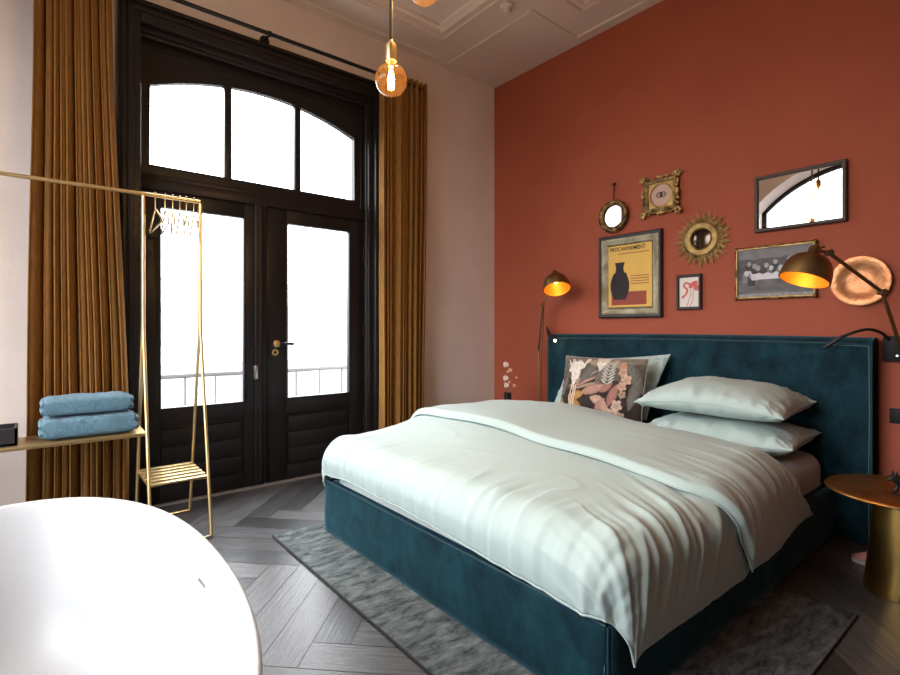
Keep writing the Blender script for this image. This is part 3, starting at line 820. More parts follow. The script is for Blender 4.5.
def frame_mtx(c, u, v):
    u = Vector(u).normalized(); v = Vector(v); v = (v-u*v.dot(u)).normalized(); n = u.cross(v)
    return Matrix(((u.x, v.x, n.x, c[0]), (u.y, v.y, n.y, c[1]), (u.z, v.z, n.z, c[2]), (0, 0, 0, 1)))
# stacked pair on the right: u along -Y, v along +X
pillow('mint pillow lying flat on the mattress, lower of the stacked pair', .80, .56, .19, frame_mtx((3.18, 1.30, .571), (.05, -1, 0), (1, .05, .02)), 31, sag=lambda u, v: .02*(u*u)-.015)
pillow('mint pillow on top of the stacked pair at the right of the bed', .80, .57, .20, frame_mtx((3.16, 1.325, .766), (.03, -1, .0), (1, .05, .06)), 47, sag=lambda u, v: -.035*u*u+.01)
# upright pillow behind the floral cushion
pillow('mint pillow propped against the headboard behind the floral cushion', .86, .47, .16, frame_mtx((3.345, 2.25, .735), (0, -1, .08), (.36, 0, 1)), 58, shear=.26)
# floral cushion, its print set per vertex
def leafshape(x, y, cx, cy, L, W, ang):
    c_, s_ = math.cos(ang), math.sin(ang); dx, dy = x-cx, y-cy
    a = (dx*c_+dy*s_)/L; b_ = (-dx*s_+dy*c_)/W
    if abs(a) > 1: return None
    k = 1-a*a
    if abs(b_) < k: return 1-abs(b_)/max(k, 1e-6), a, b_
    return None
rf = random.Random(11)
LEAVES = []
def addleaf(cx, cy, L, W, ang, c): LEAVES.append((cx, cy, L, W, R(ang), c))
pink, peach, ochre, cream, grey, rose, tan = (.44, .235, .18), (.52, .33, .25), (.46, .23, .08), (.68, .60, .52), (.15, .135, .115), (.34, .16, .125), (.36, .25, .17)
for (cx, cy, L, W, a, c) in ((-.02, .00, .12, .036, 18, pink), (.035, -.075, .075, .034, -12, peach), (.055, -.115, .07, .034, 55, pink), (.105, -.15, .07, .034, 105, peach), (-.17, -.055, .075, .034, 14, ochre), (-.165, -.125, .08, .034, -25, ochre),
                             (-.13, .075, .16, .016, 28, tan), (-.12, .045, .15, .013, 22, pink), (-.10, .02, .14, .012, 16, tan), (.15, -.03, .09, .035, 70, rose), (.09, .02, .06, .028, 40, rose),
                             (-.27, .16, .10, .028, -20, grey), (-.08, .14, .14, .035, 55, grey), (.02, .13, .10, .026, 70, grey), (.19, .17, .12, .03, -30, tan), (.28, .12, .14, .04, -60, grey), (.30, 0, .13, .036, 80, grey), (-.32, -.02, .12, .04, 70, grey), (.0, .2, .14, .03, 0, tan)):
    addleaf(cx, cy, L, W, a, c)
for k in range(7):
    for sd2 in (0, 1): addleaf(.085+(.028 if sd2 else -.028), .205-.024*k, .036, .009, 35 if sd2 else 145, (.46, .42, .36))
BLOOMS = [(.20, .135, .036, peach), (.235, .085, .04, (.60, .38, .26)), (.21, .035, .036, (.55, .33, .22)), (.22, -.02, .03, tan), (.19, -.10, .045, (.55, .38, .30)), (.165, -.165, .05, (.60, .44, .36)), (.22, -.175, .04, (.50, .33, .26)), (.245, -.21, .035, (.52, .30, .16)), (-.055, -.19, .055, cream), (.0, -.205, .04, (.66, .50, .44)), (-.30, -.16, .035, cream), (.19, .185, .03, (.55, .25, .15))]
def floral(x, y):
    x *= 1.03
    n1 = nz(x*16, y*16, 2.2)
    c = Vector((.032, .022, .018))*(1+.5*n1) if y < .06+.04*n1 else Vector((.10, .08, .065))*(1+.5*n1)
    for (cx, cy, L, W, a, lc) in LEAVES:
        r = leafshape(x, y, cx, cy, L, W, a)
        if r:
            s_ = .72+.35*r[0]; v = .75 if abs(r[2]) < .06 else 1.
            c = Vector(lc)*s_*v*(1+.25*nz(x*60, y*60, 1))
    # pale drooping flower masses, upper left and top centre
    for (fx, fy, fw, fh) in ((-.215, .175, .095, .20), (.005, .225, .07, .11)):
        dx = (x-fx)/fw; dy = (fy-y)/fh+.15
        if 0 < dy+.2*nz(x*30, y*30) < 1 and abs(dx) < (1-dy)*(1+.35*nz(x*26, y*26, 8)): c = Vector(cream)*(1+.28*nz(x*44, y*44, 4))
    for sx_ in (-.225, -.205, -.19):
        if abs(x-sx_-.01*nz(y*9, sx_*40)) < .0045 and -.2 < y < .02: c = Vector((.70, .58, .45))
    if y < -.11+.05*nz(x*60, 0) and -.33 < x < -.18 and nz(x*70, y*6) > -.05: c = Vector((.60, .42, .22))
    for bx, by, br, bc in BLOOMS:
        d = math.hypot(x-bx, y-by)/br; an = math.atan2(y-by, x-bx)
        if d < .86+.14*math.cos(an*5+bx*40): c = Vector(bc)*(.62+.45*d)*(1+.2*nz(x*50, y*50, 6))
    if y > .20+.01*nz(x*20, 1): c = c*.7+Vector((.35, .28, .22))*.3
    return (min(1, max(0.01, c.x)), min(1, max(0.01, c.y)), min(1, max(0.01, c.z)), 1)
fm = frame_mtx((3.16, 2.16, .725), (-.02, -1, .012), (.30, 0, 1))
t = thing('floral_cushion', 'dark cushion printed with pink and ochre flowers and leaves', 'cushion', fm.to_translation(), None, fm.to_3x3())
b, rim, T, US, VS = pillow_mesh(.70, .50, .13, 77, n=200, m=140, pinch=.035, wr=.6, shear=-.05)
cl = b.bm.verts.layers.float_color.new('print')
for v in b.bm.verts: v[cl] = floral(v.co.x, v.co.y)
b.build('cover', M['fabric_print'], t, ang=180, world=False)
b = MB(); b.tube(rim, .0035, 6, closed=True); b.build('piping', M['fabric_plain'], t, world=False)

# ------------------------------------------------------------------ wall pictures (local: u right, v up, n out of the wall)
WALLROT = Matrix(((0, 0, -1), (-1, 0, 0), (0, 1, 0)))
def onwall(name, label, cat, yc, zc, group='framed pieces on the terracotta wall', off=.002):
    return thing(name, label, cat, (XR-off, yc, zc), group, WALLROT)
def printed(t, w, h, n, f, name='artwork', nu=120, nv=150):
    b = MB(); rows = [[Vector((-w/2+w*i/nu, -h/2+h*j/nv, n)) for j in range(nv+1)] for i in range(nu+1)]
    b.grid(rows); cl = b.bm.verts.layers.float_color.new('print')
    for v in b.bm.verts: v[cl] = (*f(v.co.x, v.co.y), 1)
    return b.build(name, M['print'], t, smooth=False, world=False, recalc=False)
def lettering(txt, size, u, v, n, m, parent, name='lettering', sx=1., shear=0.):
    cu = bpy.data.curves.new(name, 'FONT'); cu.body = txt; cu.size = size; cu.align_x = 'CENTER'; cu.align_y = 'CENTER'; cu.extrude = .0006; cu.offset = .0005; cu.shear = shear
    tmp = bpy.data.objects.new('tmp_text', cu); COL.objects.link(tmp)
    bpy.context.view_layer.update()
    me = bpy.data.meshes.new_from_object(tmp.evaluated_get(bpy.context.evaluated_depsgraph_get()))
    bpy.data.objects.remove(tmp)
    me.transform(Matrix.Translation((u, v, n)) @ Matrix.Diagonal((sx, 1, 1, 1))); me.materials.clear(); me.materials.append(m)
    o = bpy.data.objects.new(name, me); COL.objects.link(o); o.parent = parent; ROOT[o.name] = ROOT.get(parent.name, Matrix.Identity(4))
    return o
# yellow poster
PW, PH = .545, .66
t = onwall('framed_poster', 'large framed yellow poster with red band and dark vase shape', 'picture', 2.213, 1.592)
b = MB(); b.ringframe(PW, PH, [(0, 0), (0, .03), (.008, .036), (.022, .034), (.026, .028), (.026, 0)]); b.build('frame', M['frame_black'], t, world=False)
b = MB(); b.ringframe(PW-.052, PH-.052, [(0, 0), (0, .029), (.008, .031), (.03, .022), (.045, .024), (.058, .016), (.058, 0)]); b.build('inner_frame', M['pewter'], t, world=False)
aw, ah = PW-.052-.112, PH-.052-.112
def poster(x, y):
    n1 = nz(x*14, y*14)
    c = (.80+.03*n1, .50+.03*n1, .115)
    if y < -ah/2+.125 and x > -aw/2+.03 and x < aw/2-.045 and y > -ah/2+.018: c = (.33+.02*n1, .07, .045)
    # plain dark vase silhouette on the band
    cx = -aw/2+.105; yy = (y+ah/2-.06)/.30
    if 0 < yy < 1:
        hw = .05+.035*math.sin(PI*min(1, yy*1.35)) if yy < .72 else .032+.02*abs(yy-.84)*4
        if abs(x-cx) < hw: c = (.022, .018, .02)
    return c
ap_ = printed(t, aw, ah, .014, poster)
lettering('PROCHAINEMENT', .044, -.02, ah/2-.032, .0148, M['ink'], ap_, sx=.86)
for x0_, y0_ in ((.01, .255), (.01, .275), (.01, .295), (.01, .315), (-.10, .072)):
    b = MB(); b.box(x0_, aw/2-.025, ah/2-y0_, ah/2-y0_+.006, .0142, .0148); b.build('print_line', M['red_ink'], ap_, smooth=False, world=False)
# ornate gilt frame
OW, OH = .30, .295
t = onwall('ornate_frame', 'square carved gilt frame with black emblem on a pink oval', 'picture', 1.953, 2.173)
b = MB(); b.ringframe(OW-.03, OH-.03, [(0, 0), (0, .02), (.015, .034), (.035, .03), (.042, .018), (.042, 0)])
b.build('frame_base', M['gold_dark'], t, world=False)  # darker gilt put in for the shade between the carvings
b = MB(); rr = random.Random(4)
for k in range(52):
    s_ = k/52*4; sd = int(s_); q = s_-sd; a, c_ = (OW/2-.016), (OH/2-.016)
    p = [(-a+2*a*q, -c_), (a, -c_+2*c_*q), (a-2*a*q, c_), (-a, c_-2*c_*q)][sd]
    b.ball((p[0]+rr.uniform(-.010, .010), p[1]+rr.uniform(-.010, .010), .028+rr.uniform(-.004, .008)), rr.uniform(.007, .0105), (1.25, 1, .8), 8, 6, rot=Matrix.Rotation(rr.uniform(0, 3), 3, 'Z'))
b.ringframe(OW-.075, OH-.075, [(0, .018), (.006, .03), (.014, .028), (.02, .0195), (.02, .016), (0, .016)])
for sx in (-1, 1):
    for sy in (-1, 1):
        for q in range(5):
            a = q*2*PI/5; b.ball((sx*(OW/2-.012)+.017*math.cos(a), sy*(OH/2-.012)+.017*math.sin(a), .032), .0125, (1, 1, .8), 10, 6)
for (px, py) in ((0, OH/2-.015), (0, -OH/2+.015), (OW/2-.015, 0), (-OW/2+.015, 0)):
    for q in (-1, 0, 1): b.ball((px+q*.015*(py != 0), py+q*.015*(px != 0), .034), .014, (1, 1, .8), 10, 6)
b.build('carved_frame', M['gold_carved'], t, world=False)
b = MB(); N = 48; iw, ih = (OW-.03)/2-.04, (OH-.03)/2-.04; ea, eb = .085, .088
for k in range(N):
    def sq(a):
        c_, s_ = math.cos(a), math.sin(a); m_ = max(abs(c_)/iw, abs(s_)/ih); return (c_/m_, s_/m_, .019)
    a0, a1 = 2*PI*k/N, 2*PI*(k+1)/N
    b.faces([sq(a0), sq(a1), (ea*math.cos(a1), eb*math.sin(a1), .019), (ea*math.cos(a0), eb*math.sin(a0), .019)], [(0, 1, 2, 3)])
b.tube([(ea*math.cos(2*PI*k/N), eb*math.sin(2*PI*k/N), .021) for k in range(N)], .006, 8, closed=True)
b.build('oval_mount', M['gold_leaf'], t, world=False)
b = MB(); b.lathe([(0, .010), (1, .010)], 40, Matrix.Diagonal((ea, eb, 1, 1))); pp = b.build('oval_paper', M['mat_paper'], t, world=False)
b = MB()
def hexr(cx, cy, r, w_):
    P_ = [(cx+r*math.cos(R(60*k)), cy+r*.95*math.sin(R(60*k)), .0125) for k in range(6)]
    b.tube(P_, w_, 6, closed=True)
hexr(-.014, .003, .021, .0034); hexr(.014, .003, .021, .0034); hexr(0, .003, .013, .003)
b.tube([(-.04, .003, .0125), (-.03, .003, .0125)], .0034, 6); b.tube([(.03, .003, .0125), (.04, .003, .0125)], .0034, 6)
b.build('emblem', M['ink'], pp, world=False)
# small round mirror with hook
t = onwall('round_mirror', 'small round mirror in a dark gilt wreath frame on a hook', 'mirror', 2.352, 2.082, None)
b = MB(); N = 56
b.tube([(.112*math.cos(2*PI*k/N), .110*math.sin(2*PI*k/N), .018) for k in range(N)], .024, 10, closed=True)
for k in range(34):
    a = 2*PI*k/34; b.ball((.118*math.cos(a), .116*math.sin(a), .032), .016, (1, 1, .7), 8, 6)
    a += .09; b.ball((.094*math.cos(a), .092*math.sin(a), .032), .009, (1, 1, .7), 8, 6)
b.build('wreath_frame', M['gold_dark'], t, world=False)
b = MB(); b.lathe([(0, .017), (.05, .017), (.093, .017)], 40); b.build('mirror_glass', M['mirror'], t, world=False)
b = MB(); b.tube([(.0, .13, .02), (0, .255, .012)], .004, 6); b.tube(bez([(-.02, .262, .012), (0, .252, .018), (.02, .262, .012)], 6), .0045, 6); b.ball((0, .262, .012), .012, (1, 1, .6), 10, 6); b.build('hook', M['rod'], t, world=False)
# sunburst mirror
t = onwall('sunburst_mirror', 'gold sunburst mirror with spiky rays and round glass coloured as a dark reflection', 'mirror', 1.652, 1.803, None)
b = MB(); b.lathe([(.07, .0), (.07, .028), (.085, .036), (.108, .034), (.116, .024), (.116, .0)], 60, closed=True); b.build('ring', M['gold_leaf'], t, world=False)
b = MB(); b.lathe([(.066, .0), (.066, .034), (.072, .038), (.078, .034), (.078, .0)], 48, closed=True); b.build('inner_rim', M['gold_dark'], t, world=False)
b = MB(); b.lathe([(0, .024), (.04, .0225), (.067, .018)], 40); b.build('mirror_glass', M['dark_mirror'], t, world=False)
b = MB(); b.lathe([(.115, .0), (.115, .024), (.13, .016), (.146, .014), (.146, .0)], 60, closed=True); b.build('outer_band', M['gold_dark'], t, world=False)
for k in range(26):
    a = 2*PI*k/26+.05; L = .205 if k % 2 else .185
    b = MB(); c_, s_ = math.cos(a), math.sin(a); px, py = -s_, c_; r0, r1, hw = .128, .16, .013
    v = [(r0*c_+px*hw*.8, r0*s_+py*hw*.8, .006), (r0*c_-px*hw*.8, r0*s_-py*hw*.8, .006), (r1*c_+px*hw, r1*s_+py*hw, .006), (r1*c_-px*hw, r1*s_-py*hw, .006), (L*c_, L*s_, .01), (r0*c_, r0*s_, .024), (r1*c_, r1*s_, .02)]
    b.faces(v, [(0, 5, 6, 2), (5, 1, 3, 6), (2, 6, 4), (6, 3, 4), (0, 2, 4, 3, 1), (0, 1, 5)])
    b.build('ray', M['gold_leaf'], t, world=False, ang=20)
b = MB()
for k in range(52):
    a = 2*PI*k/52; b.tube([(.083*math.cos(a), .083*math.sin(a), .036), (.114*math.cos(a), .114*math.sin(a), .033)], .0035, 5)
b.build('fluting', M['gold_leaf'], t, world=False)
# flamingo picture
FW, FH = .178, .25
t = onwall('bird_picture', 'small black-framed picture of a pink wading bird', 'picture', 1.743, 1.437)
b = MB(); b.ringframe(FW, FH, [(0, 0), (0, .022), (.004, .026), (.015, .025), (.02, .018), (.02, 0)]); b.build('frame', M['frame_black'], t, world=False)
def seg_d(x, y, pts):
    d = 9
    for (ax, ay), (bx, by) in zip(pts, pts[1:]):
        vx, vy = bx-ax, by-ay; tt = max(0, min(1, ((x-ax)*vx+(y-ay)*vy)/(vx*vx+vy*vy))); d = min(d, math.hypot(x-ax-vx*tt, y-ay-vy*tt))
    return d
NECK = [(p.x, p.y) for p in bez([(.012, .042, 0), (-.018, .058, 0), (-.030, .036, 0), (-.010, .012, 0), (-.022, -.02, 0), (-.036, -.03, 0)], 8)]
def bird(x, y):
    x, y = x/1.2, y/1.12-.002
    c = (.80, .74, .68)
    if ((x-.024)*.8+(y-.045)*.6)**2/.032**2+((y-.045)*.8-(x-.024)*.6)**2/.016**2 < 1 or ((x-.045)**2/.016**2+(y-.024)**2/.02**2 < 1): c = (.62, .13, .12)
    if seg_d(x, y, NECK) < .0065: c = (.62, .15, .14)
    if math.hypot(x+.037, y+.034) < .008: c = (.60, .15, .14)
    if seg_d(x, y, [(.012, .02), (.006, -.035), (-.012, -.088)]) < .0026 or seg_d(x, y, [(.026, .02), (.022, -.05), (.004, -.092)]) < .0026: c = (.60, .22, .20)
    if y < -.094: c = (.62, .55, .48)
    return c
printed(t, FW-.04, FH-.04, .012, bird, nu=70, nv=100)
# long mirror
LW, LH = .482, .356
t = onwall('rectangular_mirror', 'rectangular mirror in a thin dark weathered frame', 'mirror', 1.069, 1.975, None)
b = MB(); b.ringframe(LW, LH, [(0, 0), (0, .03), (.004, .034), (.017, .034), (.021, .028), (.021, 0)]); b.build('frame', M['frame_brown'], t, world=False)
b = MB(); b.box(-LW/2+.02, LW/2-.02, -LH/2+.02, LH/2-.02, .004, .018); b.build('mirror_glass', M['mirror'], t, smooth=False, world=False)
# black and white photograph
QW, QH = .46, .342
t = onwall('framed_photograph', 'black and white photograph of people around a table in a thin gilt frame', 'picture', 1.203, 1.537)
b = MB(); b.ringframe(QW, QH, [(0, 0), (0, .018), (.006, .024), (.013, .022), (.018, .014), (.018, 0)])
for sx in (-1, 1):
    for sy in (-1, 1): b.ball((sx*(QW/2-.008), sy*(QH/2-.008), .02), .013, (1, 1, .7), 10, 6)
b.box(-.03, .03, -QH/2, -QH/2+.014, .016, .028, .004); b.box(-.03, .03, QH/2-.014, QH/2, .016, .028, .004); b.box(-QW/2, -QW/2+.014, -.03, .03, .016, .028, .004)
b.build('frame', M['gold_dark'], t, world=False)
b = MB(); b.ringframe(QW-.02, QH-.02, [(0, .01), (0, .0225), (.006, .0225), (.006, .01)]); b.build('gilt_slip', M['gold_leaf'], t, world=False)
HEADS = [(-.15+.033*k+rr.uniform(-.01, .01), .045+rr.uniform(-.025, .04), rr.uniform(.011, .016), rr.uniform(.28, .6)) for k in range(11)]+[(-.16, .0, .015, .6), (-.13, -.02, .013, .4)]
def photo(x, y):
    n1 = nz(x*22, y*22); g = .10+.05*n1
    if y > .09+.02*n1: g = .20+.04*n1
    if y < -.045: g = .14+.06*nz(x*16, y*34)
    for hx, hy, hr, hg in HEADS:
        if abs(x-hx) < hr*1.7 and hy-.065 < y < hy-hr*.4: g = .05+.16*(hg > .42)+.03*n1
    for hx, hy, hr, hg in HEADS:
        if (x-hx)**2+((y-hy)*.85)**2 < hr*hr: g = hg
    if -.13 < x < .17 and -.045+.01*n1 < y < -.005+.012*nz(x*40, 0): g = .70
    if seg_d(x, y, [(-.17, .0), (-.14, .01), (-.12, -.03), (-.10, -.045)]) < .006: g = .6
    if y < -.135: g = .30+.12*nz(x*50, y*50)
    return (g, g*.98, g*1.04)
printed(t, QW-.03, QH-.03, .013, photo, nu=150, nv=110)
# copper plate
t = onwall('hanging_plate', 'round hammered copper plate hung behind the bedside lamp arm', 'plate', .767, 1.446, None)
b = MB(); b.lathe([(0, .012), (.05, .013), (.085, .016), (.092, .021), (.135, .030), (.140, .0285), (.137, .026), (.095, .016), (.085, .010), (0, .006)], 64); b.build('dish', M['copper'], t, world=False)

# ------------------------------------------------------------------ lamps
def axis_mtx(c, ax):
    z = Vector(ax).normalized(); x = z.orthogonal().normalized(); y = z.cross(x)
    return Matrix(((x.x, y.x, z.x, c[0]), (x.y, y.y, z.y, c[1]), (x.z, y.z, z.z, c[2]), (0, 0, 0, 1)))
def floor_lamp(label, base, pivot_z, joint, head, ax, rad, length, pw, off):
    bx, by = base
    t = thing('floor_lamp', label, 'lamp', (bx, by, 0), 'bronze lamps beside the bed')
    b = MB(); b.lathe([(0, 0), (.105, 0), (.105, .014), (.098, .02), (.02, .024), (.014, .05), (0, .05)], 36, Matrix.Translation((bx, by, 0))); b.build('base', M['bronze'], t)
    b = MB(); b.tube([(bx, by, .02), (bx, by, pivot_z)], .009, 12); b.build('pole', M['bronze'], t)
    def knuckle(p, n_='joint'):
        b = MB(); b.tube([Vector(p)-CF*.018, Vector(p)+CF*.018], .014, 12); b.tube([Vector(p)-CR*.022, Vector(p)+CR*.022], .008, 10); b.build(n_, M['bronze'], t)
    knuckle((bx, by, pivot_z)); knuckle(joint)
    b = MB(); b.tube([(bx, by, pivot_z), joint], .0085, 12); b.build('lower_arm', M['bronze'], t)
    head = Vector(head); ax = Vector(ax).normalized()
    b = MB(); b.tube([joint, head], .0085, 12); b.build('upper_arm', M['bronze'], t)
    knuckle(head)
    ap0 = head + off
    # shade: bell with collar
    pr = [(.018, -.006), (.024, 0), (.024, .03), (.028, .034), (rad*.46, .040), (rad*.66, .052), (rad*.82, .072), (rad*.93, .10), (rad*.98, .13), (rad, length), (rad-.003, length+.001)]
    mt = axis_mtx(ap0, ax)
    b = MB(); b.lathe(pr, 48, mt); b.lathe([(0, -.006), (.018, -.006)], 48, mt); sh = b.build('lamp_shade', M['bronze'], t, ang=60)
    b = MB(); b.lathe([(max(0, r-.004), z+(.004 if z < length-.01 else 0)) for r, z in pr[3:]], 48, mt); b.lathe([(0, .042), (.026, .042)], 48, mt); b.build('shade_lining', M['lamp_gold'], sh, ang=60)
    b = MB(); b.tube([ap0-ax*.006, ap0-ax*.02], [.012, .007], 12); b.tube([head, ap0+ax*.012], .008, 10); b.tube([ap0+CR*.026-ax*.002, ap0+CR*.04-ax*.004], .006, 8); b.build('cap', M['bronze'], sh)
    bc = ap0+ax*(.085); b = MB(); b.ball(bc, .024, (1, 1, 1), 16, 10); b.tube([ap0+ax*.044, bc], .013, 10); b.build('bulb', M['bulb_glow'], sh)
    l = bpy.data.lights.new('lamp_light', 'POINT'); l.energy = pw; l.color = (1, .58, .22); l.shadow_soft_size = .03
    lo = bpy.data.objects.new('lamp_light', l); COL.objects.link(lo); lo.location = ap0+ax*(length*.88); lo.parent = None
    return t
lampR = floor_lamp('bronze floor lamp on the right of the bed, arm bent over the pillows', (3.5, .5), .80, (3.095, .574, 1.350), (2.842, .718, 1.528), -CR*.36-CF*.05-UP*.93, .104, .160, .4, -CR*.062+UP*.022)
lampL = floor_lamp('bronze floor lamp in the corner on the left of the bed', (3.5, 3.04), .982, (3.40, 2.905, 1.379), (3.38, 2.735, 1.640), CR*.03-CF*.47-UP*.88, .113, .165, .5, -CR*.02+UP*.005)
b = MB(); b.tube(bez([(3.49, 3.0, .0035), (3.50, 3.0, .05), (3.50, 3.005, .6), (3.50, 3.0, .95), (3.47, 2.96, 1.15), (3.42, 2.91, 1.36)]), .003, 6); b.build('cord', M['cord'], lampL)

# reading lights on goosenecks
t = thing('reading_light', 'black gooseneck reading light reaching over the right end of the headboard', 'reading light', (XR, .627, 1.07), 'gooseneck reading lights')
b = MB(); b.box(XR-.03, XR, .575, .668, .998, 1.135, .006); b.build('wall_box', M['switch'], t)
b = MB(); b.tube([(XR-.03, .605, 1.03), (XR-.036, .605, 1.03)], .006, 10); b.build('screw', M['steel'], t)
b = MB(); pts = bez([(3.615, .640, 1.115), (3.56, .665, 1.155), (3.49, .715, 1.172), (3.44, .80, 1.135), (3.42, .885, 1.07)]); n_ = len(pts)
b.tube(pts, [.008]*(n_-16)+[.0105]*16, 10); b.build('gooseneck', M['black'], t)
t = thing('reading_light', 'black gooseneck reading light, lit, at the left end of the headboard', 'reading light', (3.56, HY1, 1.03), 'gooseneck reading lights')
b = MB(); b.box(3.54, 3.6, HY1, HY1+.02, .98, 1.08, .005); b.build('bracket', M['switch'], t)
b = MB(); pts = bez([(3.57, HY1+.014, 1.06), (3.575, HY1+.06, 1.12), (3.54, HY1+.045, 1.185), (3.49, 2.925, 1.165), (3.46, 2.86, 1.115), (3.448, 2.815, 1.08)]); n_ = len(pts)
b.tube(pts, [.008]*(n_-16)+[.0105]*16, 10); b.build('gooseneck', M['black'], t)
b = MB(); b.ball((3.4455, 2.806, 1.072), .0105); b.build('lens', M['led'], t)
l = bpy.data.lights.new('reading_spot', 'SPOT'); l.energy = 1.0; l.color = (1, .7, .4); l.spot_size = R(70); l.shadow_soft_size = .01
lo = bpy.data.objects.new('reading_spot', l); COL.objects.link(lo); lo.location = (3.442, 2.798, 1.062); lo.rotation_euler = Vector((-.25, -.7, -.65)).to_track_quat('-Z', 'Y').to_euler()

# pendant bulbs
def pendant(label, x, y, z, gr):
    t = thing('pendant_bulb', label, 'pendant lamp', (x, y, ZC), 'bare bulb pendants')
    b = MB(); b.tube([(x, y, z+.145), (x, y, ZC-.02)], .007, 8); b.build('cord', M['cord'], t)
    b = MB(); b.lathe([(0, 0), (.05, 0), (.05, -.02), (0, -.024)], 24, Matrix.Translation((x, y, ZC))); b.build('ceiling_rose', M['brass'], t)
    b = MB(); b.lathe([(0, .155), (.008, .155), (.012, .145), (.0215, .138), (.0225, .13), (.0225, .08), (.0205, .072), (0, .072)], 28, Matrix.Translation((x, y, z))); b.build('socket', M['brass'], t)
    b = MB(); pr = [(.0, -.0625)]+[(.0625*math.sin(R(a)), -.0625*math.cos(R(a))) for a in range(8, 152, 8)]+[(.022, .062), (.017, .075)]
    b.lathe(pr, 40, Matrix.Translation((x, y, z))); gl = b.build('glass_globe', M['bulb_glass'], t)
    b = MB(); b.lathe([(0, .07), (.013, .07), (.011, .05), (.004, .045), (.004, .03), (0, .03)], 14, Matrix.Translation((x, y, z))); b.build('stem', M['bulb_glow'] if False else M['brass'], gl)
    b = MB()
    for k in range(6):
        a = 2*PI*k/6; c_, s_ = math.cos(a), math.sin(a)
        b.tube([(x+.005*c_, y+.005*s_, z+.036), (x+.013*c_, y+.013*s_, z+.0), (x+.010*c_, y+.010*s_, z-.036)], .0024, 6)
    b.build('filament', M['filament'], gl)
    l = bpy.data.lights.new('bulb_light', 'POINT'); l.energy = 19; l.color = (1, .66, .36); l.shadow_soft_size = .03
    lo = bpy.data.objects.new('bulb_light', l); COL.objects.link(lo); lo.location = (x, y, z-.0)
pendant('amber globe bulb on a black cord hanging before the doors', 1.084, 1.697, 2.155, 0)
pendant('higher amber globe bulb, only its base showing at the top edge', 1.184, 1.615, 2.515, 0)

# ------------------------------------------------------------------ side tables and what stands on them
def side_table(label, x, y):
    t = thing('side_table', label, 'side table', (x, y, 0), 'round brass side tables')
    b = MB(); b.lathe([(0, .434), (.26, .434), (.274, .438), (.277, .443), (.274, .449), (.268, .452), (0, .452)], 64, Matrix.Translation((x, y, 0))); b.build('tabletop', M['brass_top'], t)
    b = MB(); b.lathe([(0, 0), (.132, 0), (.134, .006), (.112, .20), (.096, .434), (0, .434)], 48, Matrix.Translation((x, y, 0))); b.build('pedestal', M['brass_brushed'], t)
side_table('round brass side table with a flared pedestal right of the bed', 3.0, .49)
side_table('round brass side table in the corner behind the left of the bed', 3.2, 3.27)
# black animal figurine
fx, fy, fz = 2.935, .492, .452
t = thing('animal_figurine', 'small black animal figurine on the brass side table', 'figurine', (fx, fy, fz))
b = MB()
hx = Vector((fx, fy, fz))
def q(r, f_, u): return hx+CR*r+CF*f_+UP*u
bd = [(q(-.026, 0, .068), .012), (q(-.016, 0, .074), .018), (q(0, 0, .062), .02), (q(.02, 0, .052), .026), (q(.05, 0, .05), .027), (q(.075, 0, .048), .018), (q(.095, 0, .055), .008)]
b.tube([p for p, _ in bd], [r for _, r in bd], 14)
b.tube([q(-.026, 0, .068), q(-.043, 0, .060)], [.011, .003], 10)
for s in (-1, 1):
    b.tube([q(-.014, s*.009, .086), q(-.011, s*.011, .103)], [.007, .001], 8)
    b.tube([q(.018, s*.014, .05), q(.012, s*.016, .02), q(.006, s*.016, .006)], [.012, .008, .007], 10); b.ball(q(.0, s*.016, .006), .009, (1.3, 1.3, .65), 10, 6)
    b.tube([q(.066, s*.013, .045), q(.072, s*.014, .02), q(.068, s*.014, .006)], [.013, .008, .007], 10); b.ball(q(.064, s*.014, .006), .009, (1.3, 1.3, .65), 10, 6)
b.build('body', M['black'], t)
# dried flowers in a vase on the far table
vx, vy = 3.17, 3.10
t = thing('flower_vase', 'small dark vase in the corner, left of the bed', 'vase', (vx, vy, .452))
b = MB(); b.lathe([(0, 0), (.03, 0), (.034, .01), (.034, .10), (.031, .15), (.033, .17), (.029, .17), (.027, .15), (.029, .1), (.029, .012), (0, .01)], 28, Matrix.Translation((vx, vy, .452))); b.build('body', M['vase'], t)
t = thing('dried_flowers', 'sprig of dried pale honesty standing in the dark vase', 'dried flowers', (vx, vy, .56))
P0 = Vector((vx, vy, .47))
def vp(r, u): return Vector((vx, vy, 0))+CR*r+UP*u
heads = [((-.012, .685), .021, 0), ((-.018, .745), .023, 0), ((-.02, .775), .0, 0), ((-.016, .862), .023, 0), ((.022, .815), .016, 1), ((.012, .712), .012, 1), ((.055, .682), .015, 1), ((.0, .80), .010, 1), ((.075, .75), .008, 1)]
b = MB()
for (r_2, u), sz, k in heads:
    b.tube(bez([P0, vp(r_2*.3, .62), vp(r_2, u)], 8), .0016, 5)
b.build('stem', M['stem'], t)
for (r_2, u), sz, k in heads:
    if sz == 0: continue
    b = MB(); c_ = vp(r_2, u)
    for a in range(3):
        b.ball(c_+CF*(.003*a)+CR*(.006*math.cos(a*2.1)*sz/.02)+UP*(.006*math.sin(a*2.1)*sz/.02), sz*.82, (1, .25, 1.1), 12, 8, rot=Matrix.Rotation(-A_+.3*(a-1), 3, 'Z'))
    b.build('petal', M['petal2'] if k else M['petal'], t)
